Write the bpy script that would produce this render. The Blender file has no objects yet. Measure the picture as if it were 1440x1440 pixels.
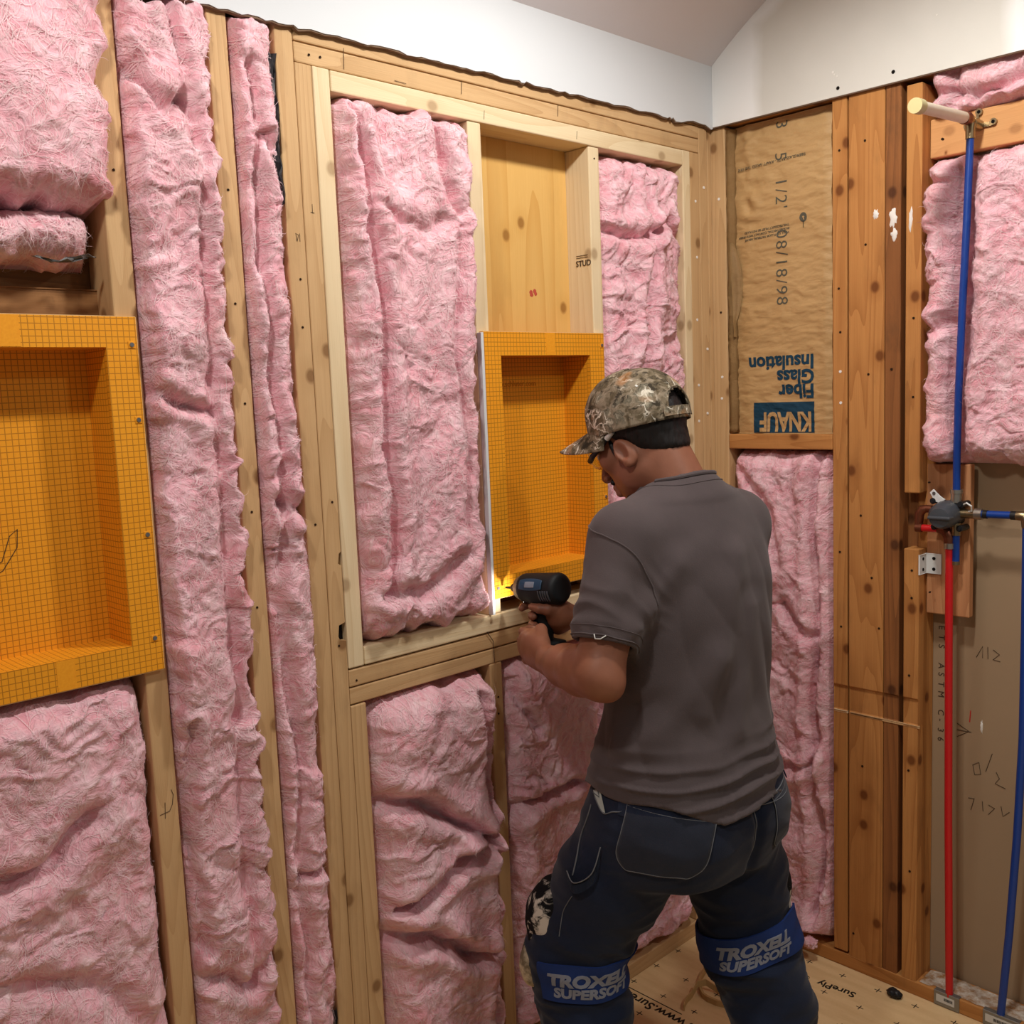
import bpy, bmesh, math, random
import numpy as np
from mathutils import Matrix, Vector
from mathutils.bvhtree import BVHTree

SC = bpy.context.scene
COL = SC.collection
random.seed(5)

# ------------------------------------------------------------------ camera, world, lights, exposure
FPX = 1405.0
cam_d = bpy.data.cameras.new('camera')
cam_d.sensor_fit = 'HORIZONTAL'; cam_d.sensor_width = 36.0
cam_d.lens = 36.0 * FPX / 1440.0
cam_d.clip_start = 0.05
cam = bpy.data.objects.new('camera', cam_d); COL.objects.link(cam)
cam.matrix_world = (Matrix.Translation((-2.4086, -1.6678, 1.6))
                    @ Matrix.Rotation(math.radians(-43.6), 4, 'Z')
                    @ Matrix.Rotation(math.radians(90 - 6.8), 4, 'X')
                    @ Matrix.Rotation(math.radians(-2.33), 4, 'Z'))
SC.camera = cam

W_ = bpy.data.worlds.new('world'); SC.world = W_; W_.use_nodes = True
W_.node_tree.nodes['Background'].inputs[0].default_value = (1.0, 0.97, 0.94, 1)
W_.node_tree.nodes['Background'].inputs[1].default_value = 0.14

SC.view_settings.view_transform = 'Standard'
SC.view_settings.look = 'None'
SC.view_settings.gamma = 1.0
SC.view_settings.use_curve_mapping = False
SC.view_settings.exposure = 0.0

def area_lamp(name, loc, rot, power, size, color=(1, .97, .93), spread=180):
    d = bpy.data.lights.new(name, 'AREA'); d.shape = 'DISK'; d.size = size
    d.energy = power; d.color = color; d.spread = math.radians(spread)
    o = bpy.data.objects.new(name, d); COL.objects.link(o); o.location = loc; o.rotation_euler = rot
    return o
def can_light(name, loc, power, radius, deg, blend, color=(1, .97, .93)):
    d = bpy.data.lights.new(name, 'SPOT'); d.energy = power; d.color = color; d.shadow_soft_size = radius
    d.spot_size = math.radians(deg); d.spot_blend = blend
    o = bpy.data.objects.new(name, d); COL.objects.link(o); o.location = loc; return o
# two recessed can lights in a row over the left wall, plus an unseen lamp added further back as fill
can_light('shower_light', (-0.93, -0.84, 2.72), 56, 0.065, 172, .45)
can_light('shower_light', (-2.30, -0.86, 2.72), 42, 0.065, 172, .45)
can_light('room_fill_light', (-.85, -2.3, 2.85), 42, 0.08, 160, .6)

# ------------------------------------------------------------------ helpers: colours, nodes, materials
def lin(c):
    c = c / 255.0
    return c / 12.92 if c <= 0.04045 else ((c + 0.055) / 1.055) ** 2.4
def rgb(r, g, b): return (lin(r), lin(g), lin(b), 1.0)

class NT:
    """tiny node-tree writer"""
    def __init__(s, name, rough=0.8, spec=0.3, metal=0.0):
        s.m = bpy.data.materials.new(name); s.m.use_nodes = True
        s.t = s.m.node_tree; s.b = s.t.nodes['Principled BSDF']
        s.b.inputs['Roughness'].default_value = rough
        s.b.inputs['Specular IOR Level'].default_value = spec
        s.b.inputs['Metallic'].default_value = metal
    def n(s, kind, **kw):
        nd = s.t.nodes.new(kind)
        for k, v in kw.items():
            if k in nd.inputs: s.set(nd.inputs[k], v)
            else: setattr(nd, k, v)
        return nd
    def set(s, inp, v):
        if isinstance(v, bpy.types.NodeSocket): s.t.links.new(v, inp)
        else: inp.default_value = v
    def math(s, op, a, b=0.0, c=None, clamp=False):
        nd = s.t.nodes.new('ShaderNodeMath'); nd.operation = op; nd.use_clamp = clamp
        s.set(nd.inputs[0], a); s.set(nd.inputs[1], b)
        if c is not None: s.set(nd.inputs[2], c)
        return nd.outputs[0]
    def vmath(s, op, a, b):
        nd = s.t.nodes.new('ShaderNodeVectorMath'); nd.operation = op
        s.set(nd.inputs[0], a); s.set(nd.inputs[1], b); return nd.outputs[0]
    def coord(s, scale=(1, 1, 1), rand=True, loc=(0, 0, 0)):
        tc = s.t.nodes.new('ShaderNodeTexCoord'); v = tc.outputs['Object']
        if rand:
            oi = s.t.nodes.new('ShaderNodeObjectInfo')
            r = s.math('MULTIPLY', oi.outputs['Random'], 37.0)
            cb = s.t.nodes.new('ShaderNodeCombineXYZ')
            for i in range(3): s.t.links.new(r, cb.inputs[i])
            v = s.vmath('ADD', v, cb.outputs[0])
        mp = s.t.nodes.new('ShaderNodeMapping'); s.t.links.new(v, mp.inputs['Vector'])
        mp.inputs['Scale'].default_value = scale; mp.inputs['Location'].default_value = loc
        return mp.outputs[0]
    def noise(s, v, scale, detail=3, rough=.5, dist=0.0):
        nd = s.t.nodes.new('ShaderNodeTexNoise'); s.t.links.new(v, nd.inputs['Vector'])
        nd.inputs['Scale'].default_value = scale; nd.inputs['Detail'].default_value = detail
        nd.inputs['Roughness'].default_value = rough; nd.inputs['Distortion'].default_value = dist
        return nd.outputs[0], nd.outputs[1]
    def voro(s, v, scale, feat='F1', rnd=1.0):
        nd = s.t.nodes.new('ShaderNodeTexVoronoi'); s.t.links.new(v, nd.inputs['Vector'])
        nd.feature = feat; nd.inputs['Scale'].default_value = scale
        nd.inputs['Randomness'].default_value = rnd
        return nd.outputs
    def ramp(s, fac, stops, interp='LINEAR'):
        nd = s.t.nodes.new('ShaderNodeValToRGB'); s.t.links.new(fac, nd.inputs[0])
        cr = nd.color_ramp; cr.interpolation = interp
        while len(cr.elements) < len(stops): cr.elements.new(0.5)
        for e, (p, c) in zip(cr.elements, stops):
            e.position = p; e.color = c if len(c) == 4 else (*c, 1)
        return nd.outputs[0]
    def step(s, v, a, b):
        nd = s.t.nodes.new('ShaderNodeMapRange'); nd.clamp = True
        s.set(nd.inputs[0], v); nd.inputs[1].default_value = a; nd.inputs[2].default_value = b
        return nd.outputs[0]
    def mix(s, f, a, b, mode='MIX'):
        nd = s.t.nodes.new('ShaderNodeMix'); nd.data_type = 'RGBA'; nd.blend_type = mode
        s.set(nd.inputs[0], f); s.set(nd.inputs[6], a); s.set(nd.inputs[7], b)
        return nd.outputs[2]
    def base(s, c): s.set(s.b.inputs['Base Color'], c); return s
    def bump(s, h, strength=.3, dist=.005):
        nd = s.t.nodes.new('ShaderNodeBump'); nd.inputs['Strength'].default_value = strength
        nd.inputs['Distance'].default_value = dist; s.t.links.new(h, nd.inputs['Height'])
        s.t.links.new(nd.outputs[0], s.b.inputs['Normal']); return s

def plain(name, c, rough=.6, spec=.4, metal=0.0):
    t = NT(name, rough, spec, metal); v = t.coord()
    f, _ = t.noise(v, 60, 3)
    d = tuple(min(1, x * .86) for x in c[:3]) + (1,)
    t.base(t.mix(f, d, c)); return t.m

def wood(name, light, dark, axis, rings=26, contrast=.55, knot=.9, dirt=0.0, fine=.25):
    """axis: 0=x, 1=y, 2=z runs along the grain"""
    t = NT(name, .72, .25)
    sc = [9, 9, 9]; sc[axis] = .55
    v = t.coord(tuple(sc))
    n1, _ = t.noise(v, .8, 2, .45)
    ring = t.math('MULTIPLY', n1, rings)
    ring = t.math('FRACT', ring)
    ring = t.step(ring, 0.0, 1.0)
    ring = t.math('POWER', ring, 2.2)
    sf = [420, 420, 420]; sf[axis] = 9
    vf = t.coord(tuple(sf)); n2, _ = t.noise(vf, 1, 2)
    sm = [3, 3, 3]; sm[axis] = .8
    vm = t.coord(tuple(sm)); n3, _ = t.noise(vm, 1.2, 3)
    c = t.mix(t.math('MULTIPLY', ring, contrast), light, dark)
    c = t.mix(t.math('MULTIPLY', t.step(n2, .35, .75), fine), c, dark)
    mid = tuple((a * .62 + b * .38) for a, b in zip(light, dark))
    c = t.mix(t.math('MULTIPLY', t.step(n3, .42, .72), .55), c, mid)
    # knots
    if knot:
        vk = t.coord((1, 1, 1) if axis == 2 else (1, 1, 1.0))
        kn = t.n('ShaderNodeTexVoronoi'); kn.voronoi_dimensions = '2D'
        sep = t.n('ShaderNodeSeparateXYZ', Vector=vk)
        if axis == 2: a, b = t.math('ADD', sep.outputs[0], sep.outputs[1]), sep.outputs[2]
        elif axis == 0: a, b = t.math('ADD', sep.outputs[1], sep.outputs[2]), sep.outputs[0]
        else: a, b = t.math('ADD', sep.outputs[0], sep.outputs[2]), sep.outputs[1]
        cb = t.n('ShaderNodeCombineXYZ', X=a, Y=t.math('MULTIPLY', b, .8))
        t.t.links.new(cb.outputs[0], kn.inputs['Vector']); kn.inputs['Scale'].default_value = 6.0
        d = kn.outputs['Distance']
        km = t.math('SUBTRACT', 1.0, t.step(d, .045, .085))
        c = t.mix(t.math('MULTIPLY', km, knot), c, (dark[0] * .34, dark[1] * .24, dark[2] * .18, 1))
        kr = t.math('SUBTRACT', 1.0, t.step(d, .07, .22))
        c = t.mix(t.math('MULTIPLY', kr, .35 * knot), c, dark)
    if dirt:
        vd = t.coord((14, 14, 5)); nd, _ = t.noise(vd, 1, 5, .65)
        c = t.mix(t.math('MULTIPLY', t.step(nd, .56, .78), dirt), c, rgb(74, 54, 36))
    t.base(c)
    h = t.math('ADD', t.math('MULTIPLY', ring, -.5), n2)
    t.bump(h, .35, .0012)
    return t.m

OLD_L, OLD_D = rgb(204, 168, 122), rgb(172, 132, 86)
PALE_L, PALE_D = rgb(226, 206, 168), rgb(202, 172, 128)
ORG_L, ORG_D = rgb(194, 136, 76), rgb(144, 86, 38)
M = {}
for ax, s in ((2, 'v'), (0, 'h'), (1, 'd')):
    M['old_' + s] = wood('aged_fir_' + s, OLD_L, OLD_D, ax, 22, .5, .85, .18)
    M['pale_' + s] = wood('new_pine_' + s, PALE_L, PALE_D, ax, 16, .5, .6)
    M['org_' + s] = wood('orange_fir_' + s, ORG_L, ORG_D, ax, 20, .5, .9, .3)
M['block_d'] = wood('block_pine', rgb(214, 160, 104), rgb(182, 126, 76), 1, 12, .35, .4)
M['block_v'] = wood('mount_board', rgb(196, 140, 96), rgb(158, 100, 62), 2, 14, .5, .6)
M['dark_v'] = wood('stained_dark_fir', rgb(150, 96, 52), rgb(92, 54, 28), 2, 18, .5, .8, .6)
M['ply'] = wood('fir_plywood', rgb(222, 178, 104), rgb(196, 142, 66), 2, 7, .55, .85, .1, .15)
M['sheath'] = wood('old_sheathing', rgb(158, 112, 68), rgb(104, 66, 36), 0, 9, .6, .6, .7)

def mat_pink():
    t = NT('pink_fiberglass', 1.0, .05)
    tc = t.n('ShaderNodeTexCoord'); v0 = tc.outputs['Object']
    big, bigc = t.noise(v0, 7, 3, .55)
    # strong domain warp gives swirling matted fibres
    w = t.vmath('MULTIPLY', t.vmath('SUBTRACT', t.noise(v0, 9, 2)[1], (.5, .5, .5)), (.16, .16, .16))
    v1 = t.vmath('ADD', v0, w)
    mp = t.n('ShaderNodeMapping', Vector=v1); mp.inputs['Scale'].default_value = (1, 1, .33)
    f1, _ = t.noise(mp.outputs[0], 95, 4, .6)
    mp2 = t.n('ShaderNodeMapping', Vector=v1); mp2.inputs['Scale'].default_value = (.3, .3, 1)
    f2, _ = t.noise(mp2.outputs[0], 110, 4, .6)
    f = t.math('MAXIMUM', f1, f2)
    med, _ = t.noise(v1, 24, 4, .6)
    c = t.ramp(med, [(.26, rgb(220, 146, 156)), (.44, rgb(231, 170, 180)), (.6, rgb(239, 193, 201)), (.78, rgb(245, 217, 219))])
    c = t.mix(t.math('MULTIPLY', t.step(big, .54, .76), .55), c, rgb(232, 148, 154))
    yl, _ = t.noise(v0, 5, 2)
    c = t.mix(t.math('MULTIPLY', t.step(yl, .6, .78), .35), c, rgb(238, 208, 194))
    c = t.mix(t.math('MULTIPLY', t.step(f, .55, .74), .5), c, rgb(250, 230, 230))
    t.base(c)
    t.b.inputs['Sheen Weight'].default_value = .18
    t.b.inputs['Sheen Roughness'].default_value = .6
    h = t.math('ADD', t.math('MULTIPLY', f, .8), t.math('MULTIPLY', med, 1.2))
    t.bump(h, .8, .0085)
    return t.m
M['pink'] = mat_pink()
M['fiber'] = plain('pink_glass_fiber', rgb(244, 214, 216), 1, .05)

def mat_drywall(name, c, amp=.08):
    t = NT(name, .92, .15); v = t.coord(rand=False)
    n, _ = t.noise(v, 90, 4); n2, _ = t.noise(v, 3, 3)
    d = tuple(x * (1 - amp) for x in c[:3]) + (1,)
    t.base(t.mix(n2, d, c)); t.bump(n, .12, .001); return t.m
M['white_wall'] = mat_drywall('white_painted_drywall', rgb(214, 217, 219))
M['ceil'] = mat_drywall('ceiling_paint', rgb(222, 218, 220))
def mat_grey_board():
    t = NT('bare_drywall_with_mud', .95, .12); tc = t.n('ShaderNodeTexCoord'); v = tc.outputs['Object']
    n, _ = t.noise(v, 160, 3); n2, _ = t.noise(v, 7, 3)
    c = t.mix(n2, rgb(206, 203, 194), rgb(218, 215, 206))
    sep = t.n('ShaderNodeSeparateXYZ', Vector=v)
    w = t.math('ADD', sep.outputs[1], t.math('MULTIPLY', t.math('SUBTRACT', n2, .5), .05))
    # joint compound: a band by the corner and along the vault, another further right
    m1 = t.step(w, -.175, -.14)
    arc = t.math('SUBTRACT', sep.outputs[2], t.math('MULTIPLY', w, -.55))
    m2 = t.step(arc, 2.43, 2.46)
    m3 = t.math('SUBTRACT', 1.0, t.step(w, -.80, -.765))
    m = t.math('MAXIMUM', t.math('MAXIMUM', m1, m2), m3)
    t.base(t.mix(m, c, rgb(236, 236, 233))); t.bump(n, .15, .001); return t.m
M['grey_wall'] = mat_grey_board()
M['paper'] = mat_drywall('brown_drywall_paper', rgb(168, 142, 112), .14)
M['board_edge'] = plain('torn_board_edge', rgb(120, 98, 80), .95, .1)
M['white_putty'] = plain('white_putty', rgb(240, 236, 228), .8, .2)

def mat_kraft():
    t = NT('kraft_paper', .6, .35); v = t.coord((1, 1, 1), False)
    n, _ = t.noise(v, 5, 4); n2, _ = t.noise(v, 220, 3)
    mp = t.n('ShaderNodeMapping', Vector=v); mp.inputs['Scale'].default_value = (1, .45, 1.5)
    n3, _ = t.noise(mp.outputs[0], 34, 4, .55, .6)
    c = t.mix(n, rgb(176, 138, 88), rgb(200, 164, 112))
    c = t.mix(t.math('MULTIPLY', n2, .25), c, rgb(150, 112, 70))
    t.base(c); t.bump(n3, .45, .006); return t.m
M['kraft'] = mat_kraft()
M['teal_ink'] = plain('dark_teal_ink', rgb(26, 62, 82), .7, .2)
M['grey_ink'] = plain('faded_ink', rgb(92, 88, 74), .8, .2)

def mat_niche():
    t = NT('orange_foam_board', .62, .3); tc = t.n('ShaderNodeTexCoord'); v = tc.outputs['Object']
    sep = t.n('ShaderNodeSeparateXYZ', Vector=v)
    geo = t.n('ShaderNodeNewGeometry'); ns = t.n('ShaderNodeSeparateXYZ', Vector=geo.outputs['Normal'])
    ms = []
    for i in range(3):
        f = t.math('FRACT', t.math('MULTIPLY', t.math('ADD', sep.outputs[i], 10.0), 100.0))
        d = t.math('ABSOLUTE', t.math('SUBTRACT', f, .5))
        ln = t.step(d, .40, .47)
        off = t.math('SUBTRACT', 1.0, t.step(t.math('ABSOLUTE', ns.outputs[i]), .5, .6))
        ms.append(t.math('MULTIPLY', ln, off))
    m = t.math('MAXIMUM', t.math('MAXIMUM', ms[0], ms[1]), ms[2])
    n, _ = t.noise(v, 6, 3); n2, _ = t.noise(v, 320, 3)
    c = t.mix(n, rgb(232, 150, 22), rgb(240, 166, 36))
    c = t.mix(t.math('MULTIPLY', n2, .25), c, rgb(206, 122, 14))
    c = t.mix(t.math('MULTIPLY', m, .62), c, rgb(110, 62, 10))
    t.base(c); t.bump(n2, .25, .0006); return t.m
M['niche'] = mat_niche()
def mat_band():
    t = NT('orange_tape', .6, .3); v = t.coord(rand=False); n2, _ = t.noise(v, 240, 3)
    t.base(t.mix(n2, rgb(224, 140, 18), rgb(244, 168, 40))); return t.m
M['band'] = mat_band()
M['foam'] = plain('foam_core_edge', rgb(232, 190, 130), .9, .1)
M['steel'] = plain('zinc_steel', rgb(150, 150, 150), .35, .5, .9)
M['galv'] = plain('galvanised_plate', rgb(150, 150, 148), .45, .5, .8)
M['dark'] = plain('black_hole', rgb(22, 18, 15), .9, .1)
M['nail_hole'] = plain('nail_hole', rgb(50, 34, 22), .9, .1)
M['pencil'] = plain('pencil_line', rgb(78, 62, 48), .9, .1)
M['blackink'] = plain('black_ink', rgb(40, 32, 26), .8, .2)
M['pexblue'] = plain('blue_pex', rgb(14, 62, 146), .35, .5)
M['pexred'] = plain('red_pex', rgb(206, 24, 30), .35, .5)
M['brass'] = plain('brass', rgb(160, 140, 106), .3, .5, .9)
M['nickel'] = plain('nickel_ring', rgb(186, 180, 168), .3, .5, .9)
M['copper'] = plain('tarnished_copper', rgb(122, 70, 48), .45, .5, .7)
M['pvc'] = plain('whitish_stub_pipe', rgb(228, 214, 190), .5, .4)
M['cap_yel'] = plain('yellowed_pipe_cap', rgb(208, 196, 142), .5, .4)
M['blackpl'] = plain('black_plastic', rgb(28, 28, 30), .45, .4)
M['greypl'] = plain('dark_grey_plastic', rgb(74, 78, 84), .4, .45)
M['whitept'] = plain('white_bracket', rgb(226, 226, 222), .5, .4)
M['label'] = plain('white_label', rgb(214, 212, 204), .6, .3)
M['foil'] = plain('black_facing', rgb(58, 56, 60), .45, .5)

def mat_floor():
    t = NT('floor_panel', .6, .3); v = t.coord(rand=False)
    n, _ = t.noise(v, 3, 4); n2, _ = t.noise(v, 160, 3)
    mp = t.n('ShaderNodeMapping', Vector=v); mp.inputs['Scale'].default_value = (6, 1, 6)
    n3, _ = t.noise(mp.outputs[0], 7, 4)
    c = t.mix(n, rgb(226, 192, 140), rgb(238, 208, 158))
    c = t.mix(t.math('MULTIPLY', t.step(n3, .4, .7), .3), c, rgb(190, 146, 92))
    c = t.mix(t.math('MULTIPLY', n2, .15), c, rgb(160, 120, 76))
    t.base(c); t.bump(n2, .1, .0008); return t.m
M['floor'] = mat_floor()

# ------------------------------------------------------------------ helpers: objects
def tag(o, label=None, cat=None, group=None, kind=None):
    if label: o['label'] = label
    if cat: o['category'] = cat
    if group: o['group'] = group
    if kind: o['kind'] = kind
    return o
def empty(name, loc=(0, 0, 0), label=None, cat=None, group=None, kind=None):
    o = bpy.data.objects.new(name, None); COL.objects.link(o); o.location = loc
    o.empty_display_size = .05
    return tag(o, label, cat, group, kind)
def wloc(o):
    v = Vector((0, 0, 0))
    while o: v += o.location; o = o.parent
    return v
def link(name, me, mats, parent=None, loc=None):
    """vertices of me are in WORLD space; loc (world) becomes the origin"""
    loc = Vector(loc) if loc is not None else Vector((0, 0, 0))
    if loc.length: me.transform(Matrix.Translation(-loc))
    for m in (mats if isinstance(mats, (list, tuple)) else [mats]): me.materials.append(m)
    o = bpy.data.objects.new(name, me); COL.objects.link(o)
    if parent is not None:
        o.parent = parent; o.location = loc - wloc(parent)
    else: o.location = loc
    return o
def mesh(name, verts, faces, smooth=False):
    me = bpy.data.meshes.new(name)
    me.from_pydata([tuple(map(float, v)) for v in verts], [], [tuple(map(int, f)) for f in faces]); me.update()
    if smooth: me.shade_smooth()
    return me
def fast_mesh(name, V, Q, smooth=True):
    """numpy vertices + quads (or tris)"""
    me = bpy.data.meshes.new(name); V = np.asarray(V, np.float32); Q = np.asarray(Q, np.int32)
    k = Q.shape[1]
    me.vertices.add(len(V)); me.vertices.foreach_set('co', V.ravel())
    me.loops.add(Q.size); me.loops.foreach_set('vertex_index', Q.ravel())
    me.polygons.add(len(Q)); me.polygons.foreach_set('loop_start', np.arange(0, Q.size, k, dtype=np.int32))
    me.polygons.foreach_set('loop_total', np.full(len(Q), k, np.int32))
    me.update(calc_edges=True); me.validate()
    if smooth: me.shade_smooth()
    return me
def bm_mesh(name, bm, smooth=False):
    me = bpy.data.meshes.new(name); bmesh.ops.recalc_face_normals(bm, faces=bm.faces); bm.to_mesh(me); bm.free()
    if smooth: me.shade_smooth()
    return me
def add_box(bm, lo, hi, bev=0.0, seg=1):
    lo, hi = Vector(lo), Vector(hi)
    r = bmesh.ops.create_cube(bm, size=1.0)
    vs = r['verts']
    for v in vs:
        v.co = Vector((lo[i] if v.co[i] < 0 else hi[i] for i in range(3)))
    if bev:
        es = list({e for v in vs for e in v.link_edges})
        bmesh.ops.bevel(bm, geom=es, offset=bev, segments=seg, affect='EDGES', profile=.5)
def box(name, lo, hi, mat, parent=None, bev=.0025, seg=1, loc=None):
    bm = bmesh.new(); add_box(bm, lo, hi, bev, seg)
    c = loc if loc is not None else ((lo[0] + hi[0]) / 2, (lo[1] + hi[1]) / 2, min(lo[2], hi[2]))
    return link(name, bm_mesh(name, bm), mat, parent, c)
def add_tube(bm, pts, rad, seg=12, caps=True):
    """swept tube; rad a number or list"""
    pts = [Vector(p) for p in pts]; n = len(pts)
    rad = list(rad) if isinstance(rad, (list, tuple)) else [rad] * n
    up = None; rings = []
    for i, p in enumerate(pts):
        d = (pts[min(i + 1, n - 1)] - pts[max(i - 1, 0)]).normalized()
        if up is None:
            up = Vector((0, 0, 1)) if abs(d.z) < .9 else Vector((1, 0, 0))
        s = d.cross(up)
        if s.length < 1e-6: s = d.orthogonal()
        s.normalize(); u = s.cross(d).normalized(); up = u
        rings.append([bm.verts.new(p + (s * math.cos(a) + u * math.sin(a)) * rad[i])
                      for a in [2 * math.pi * k / seg for k in range(seg)]])
    for a, b in zip(rings, rings[1:]):
        for k in range(seg):
            bm.faces.new((a[k], a[(k + 1) % seg], b[(k + 1) % seg], b[k]))
    if caps:
        bm.faces.new(rings[0][::-1]); bm.faces.new(rings[-1])
def tube(name, pts, rad, mat, parent=None, seg=12, smooth=True, caps=True):
    bm = bmesh.new(); add_tube(bm, pts, rad, seg, caps)
    me = bm_mesh(name, bm, smooth)
    if smooth: sharp(me)
    return link(name, me, mat, parent, pts[0])
def sharp(me, ang=40):
    me.shade_smooth()
    try: me.set_sharp_from_angle(angle=math.radians(ang))
    except Exception: pass
def prism(name, poly, axis, a, b, mat, parent=None, bev=0.0, loc=None):
    """poly of 2D points extruded along axis from a to b (axis 1: poly in x,z; axis 0: poly in y,z; axis 2: x,y)"""
    bm = bmesh.new()
    def P(p, t):
        return {0: (t, p[0], p[1]), 1: (p[0], t, p[1]), 2: (p[0], p[1], t)}[axis]
    A = [bm.verts.new(P(p, a)) for p in poly]; B = [bm.verts.new(P(p, b)) for p in poly]
    n = len(poly)
    bm.faces.new(A); bm.faces.new(B[::-1])
    for i in range(n): bm.faces.new((A[i], B[i], B[(i + 1) % n], A[(i + 1) % n]))
    if bev: bmesh.ops.bevel(bm, geom=list(bm.edges), offset=bev, segments=1, affect='EDGES')
    bmesh.ops.triangulate(bm, faces=[f for f in bm.faces if len(f.verts) > 8])
    return link(name, bm_mesh(name, bm), mat, parent, loc)

def text_geo(s, size, bold=0.0, extrude=.0004, spacing=1.0, align='LEFT', shear=0.0, cut=None):
    """mesh data of lettering in its own xy plane"""
    cu = bpy.data.curves.new('lettering', 'FONT'); cu.body = s; cu.size = size; cu.offset = bold
    cu.extrude = extrude; cu.space_character = spacing; cu.align_x = align; cu.shear = shear; cu.resolution_u = 3
    ob = bpy.data.objects.new('lettering', cu); COL.objects.link(ob)
    bpy.context.view_layer.update()
    me = bpy.data.meshes.new_from_object(ob.evaluated_get(bpy.context.evaluated_depsgraph_get()))
    bpy.data.objects.remove(ob); bpy.data.curves.remove(cu)
    if cut:
        bm = bmesh.new(); bm.from_mesh(me)
        for _ in range(4):
            es = [e for e in bm.edges if e.calc_length() > cut]
            if not es: break
            bmesh.ops.subdivide_edges(bm, edges=es, cuts=1)
            bmesh.ops.triangulate(bm, faces=[f for f in bm.faces if len(f.verts) > 4])
        bm.to_mesh(me); bm.free()
    return me
def frame(origin, right, up):
    r = Vector(right).normalized(); u = Vector(up).normalized(); n = r.cross(u)
    m = Matrix.Identity(4)
    for i in range(3): m[i][0], m[i][1], m[i][2], m[i][3] = r[i], u[i], n[i], origin[i]
    return m
def lettering(s, size, origin, right, up, mat, parent, name='lettering', **kw):
    me = text_geo(s, size, **kw); me.transform(frame(origin, right, up))
    return link(name, me, mat, parent, origin)

# ------------------------------------------------------------------ numpy noise
_r = np.random.RandomState(11)
_P = np.concatenate([_r.permutation(256)] * 3).astype(np.int64)
_G2 = np.stack([np.cos(np.arange(256) / 256 * 2 * np.pi), np.sin(np.arange(256) / 256 * 2 * np.pi)], 1)
_G3 = _r.normal(size=(256, 3)); _G3 /= np.linalg.norm(_G3, axis=1)[:, None]
def pn2(x, y, s=0):
    x = x + s * 17.31; y = y + s * 9.77
    xi = np.floor(x).astype(np.int64); yi = np.floor(y).astype(np.int64); fx = x - xi; fy = y - yi
    u = fx * fx * fx * (fx * (fx * 6 - 15) + 10); v = fy * fy * fy * (fy * (fy * 6 - 15) + 10)
    def g(a, b):
        h = _P[(_P[(xi + a) & 255] + yi + b) & 255]
        return _G2[h, 0] * (fx - a) + _G2[h, 1] * (fy - b)
    a = g(0, 0) * (1 - u) + g(1, 0) * u; b = g(0, 1) * (1 - u) + g(1, 1) * u
    return (a * (1 - v) + b * v) * 1.5
def pn3(x, y, z, s=0):
    x = x + s * 17.31; y = y + s * 9.77; z = z + s * 5.3
    xi = np.floor(x).astype(np.int64); yi = np.floor(y).astype(np.int64); zi = np.floor(z).astype(np.int64)
    fx = x - xi; fy = y - yi; fz = z - zi
    q = lambda f: f * f * f * (f * (f * 6 - 15) + 10)
    u, v, w = q(fx), q(fy), q(fz)
    def g(a, b, c):
        h = _P[(_P[(_P[(xi + a) & 255] + yi + b) & 255] + zi + c) & 255]
        return _G3[h, 0] * (fx - a) + _G3[h, 1] * (fy - b) + _G3[h, 2] * (fz - c)
    L = lambda a, b, t: a * (1 - t) + b * t
    return L(L(L(g(0, 0, 0), g(1, 0, 0), u), L(g(0, 1, 0), g(1, 1, 0), u), v),
             L(L(g(0, 0, 1), g(1, 0, 1), u), L(g(0, 1, 1), g(1, 1, 1), u), v), w) * 1.4
def fbm2(x, y, s=0, o=4, g=.5):
    t = 0; a = 1
    for i in range(o): t = t + a * pn2(x, y, s + i); x = x * 2.03; y = y * 2.03; a *= g
    return t
def sstep(x, a, b):
    t = np.clip((x - a) / (b - a), 0, 1); return t * t * (3 - 2 * t)

# ================================================================== SETTING
FLOOR_Z = -0.006
# ---- floor
fl = link('floor', mesh('floor', [(-4.2, -3.6, FLOOR_Z), (.1, -3.6, FLOOR_Z), (.1, .1, FLOOR_Z), (-4.2, .1, FLOOR_Z),
                                  (-4.2, -3.6, -.04), (.1, -3.6, -.04), (.1, .1, -.04), (-4.2, .1, -.04)],
                        [(0, 1, 2, 3), (7, 6, 5, 4), (0, 4, 5, 1), (1, 5, 6, 2), (2, 6, 7, 3), (3, 7, 4, 0)]), M['floor'])
tag(fl, kind='structure')
bm = bmesh.new()
zt = FLOOR_Z + .0004
for i in range(14):
    for j in range(14):
        x = -.045 - .1 * i; y = -.012 - .1 * j
        for dx, dy in ((.0095, .0011), (.0011, .0095)):
            add_box(bm, (x - dx, y - dy, zt - .0006), (x + dx, y + dy, zt))
add_box(bm, (-.477, -.195, zt - .0006), (-.474, -.004, zt))
tag(link('alignment_marks', bm_mesh('alignment_marks', bm), M['blackink'], fl), kind='stuff')
lettering('SurePly', .034, (-.094, -.478, zt), (-.12, 1, 0), (-1, -.12, 0), M['blackink'], fl, bold=.0006)
lettering('\u00ae', .022, (-.108, -.352, zt), (-.12, 1, 0), (-1, -.12, 0), M['blackink'], fl)
lettering('at www.SurePly.com', .042, (-.489, -.266, zt), (0, 1, 0), (-1, 0, 0), M['blackink'], fl, bold=.0006)

# ---- wall_left: sheathing board that carries the framing
wl = box('wall_left', (-3.0, .0895, -.02), (.10, .104, 2.6), M['sheath'], None, 0, loc=(-1.4, .097, 0))
tag(wl, kind='structure')
wr = box('wall_right', (.0895, -1.6, -.02), (.104, .104, 2.6), M['paper'], None, 0, loc=(.097, -.7, 0))
tag(wr, kind='structure')

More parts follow.
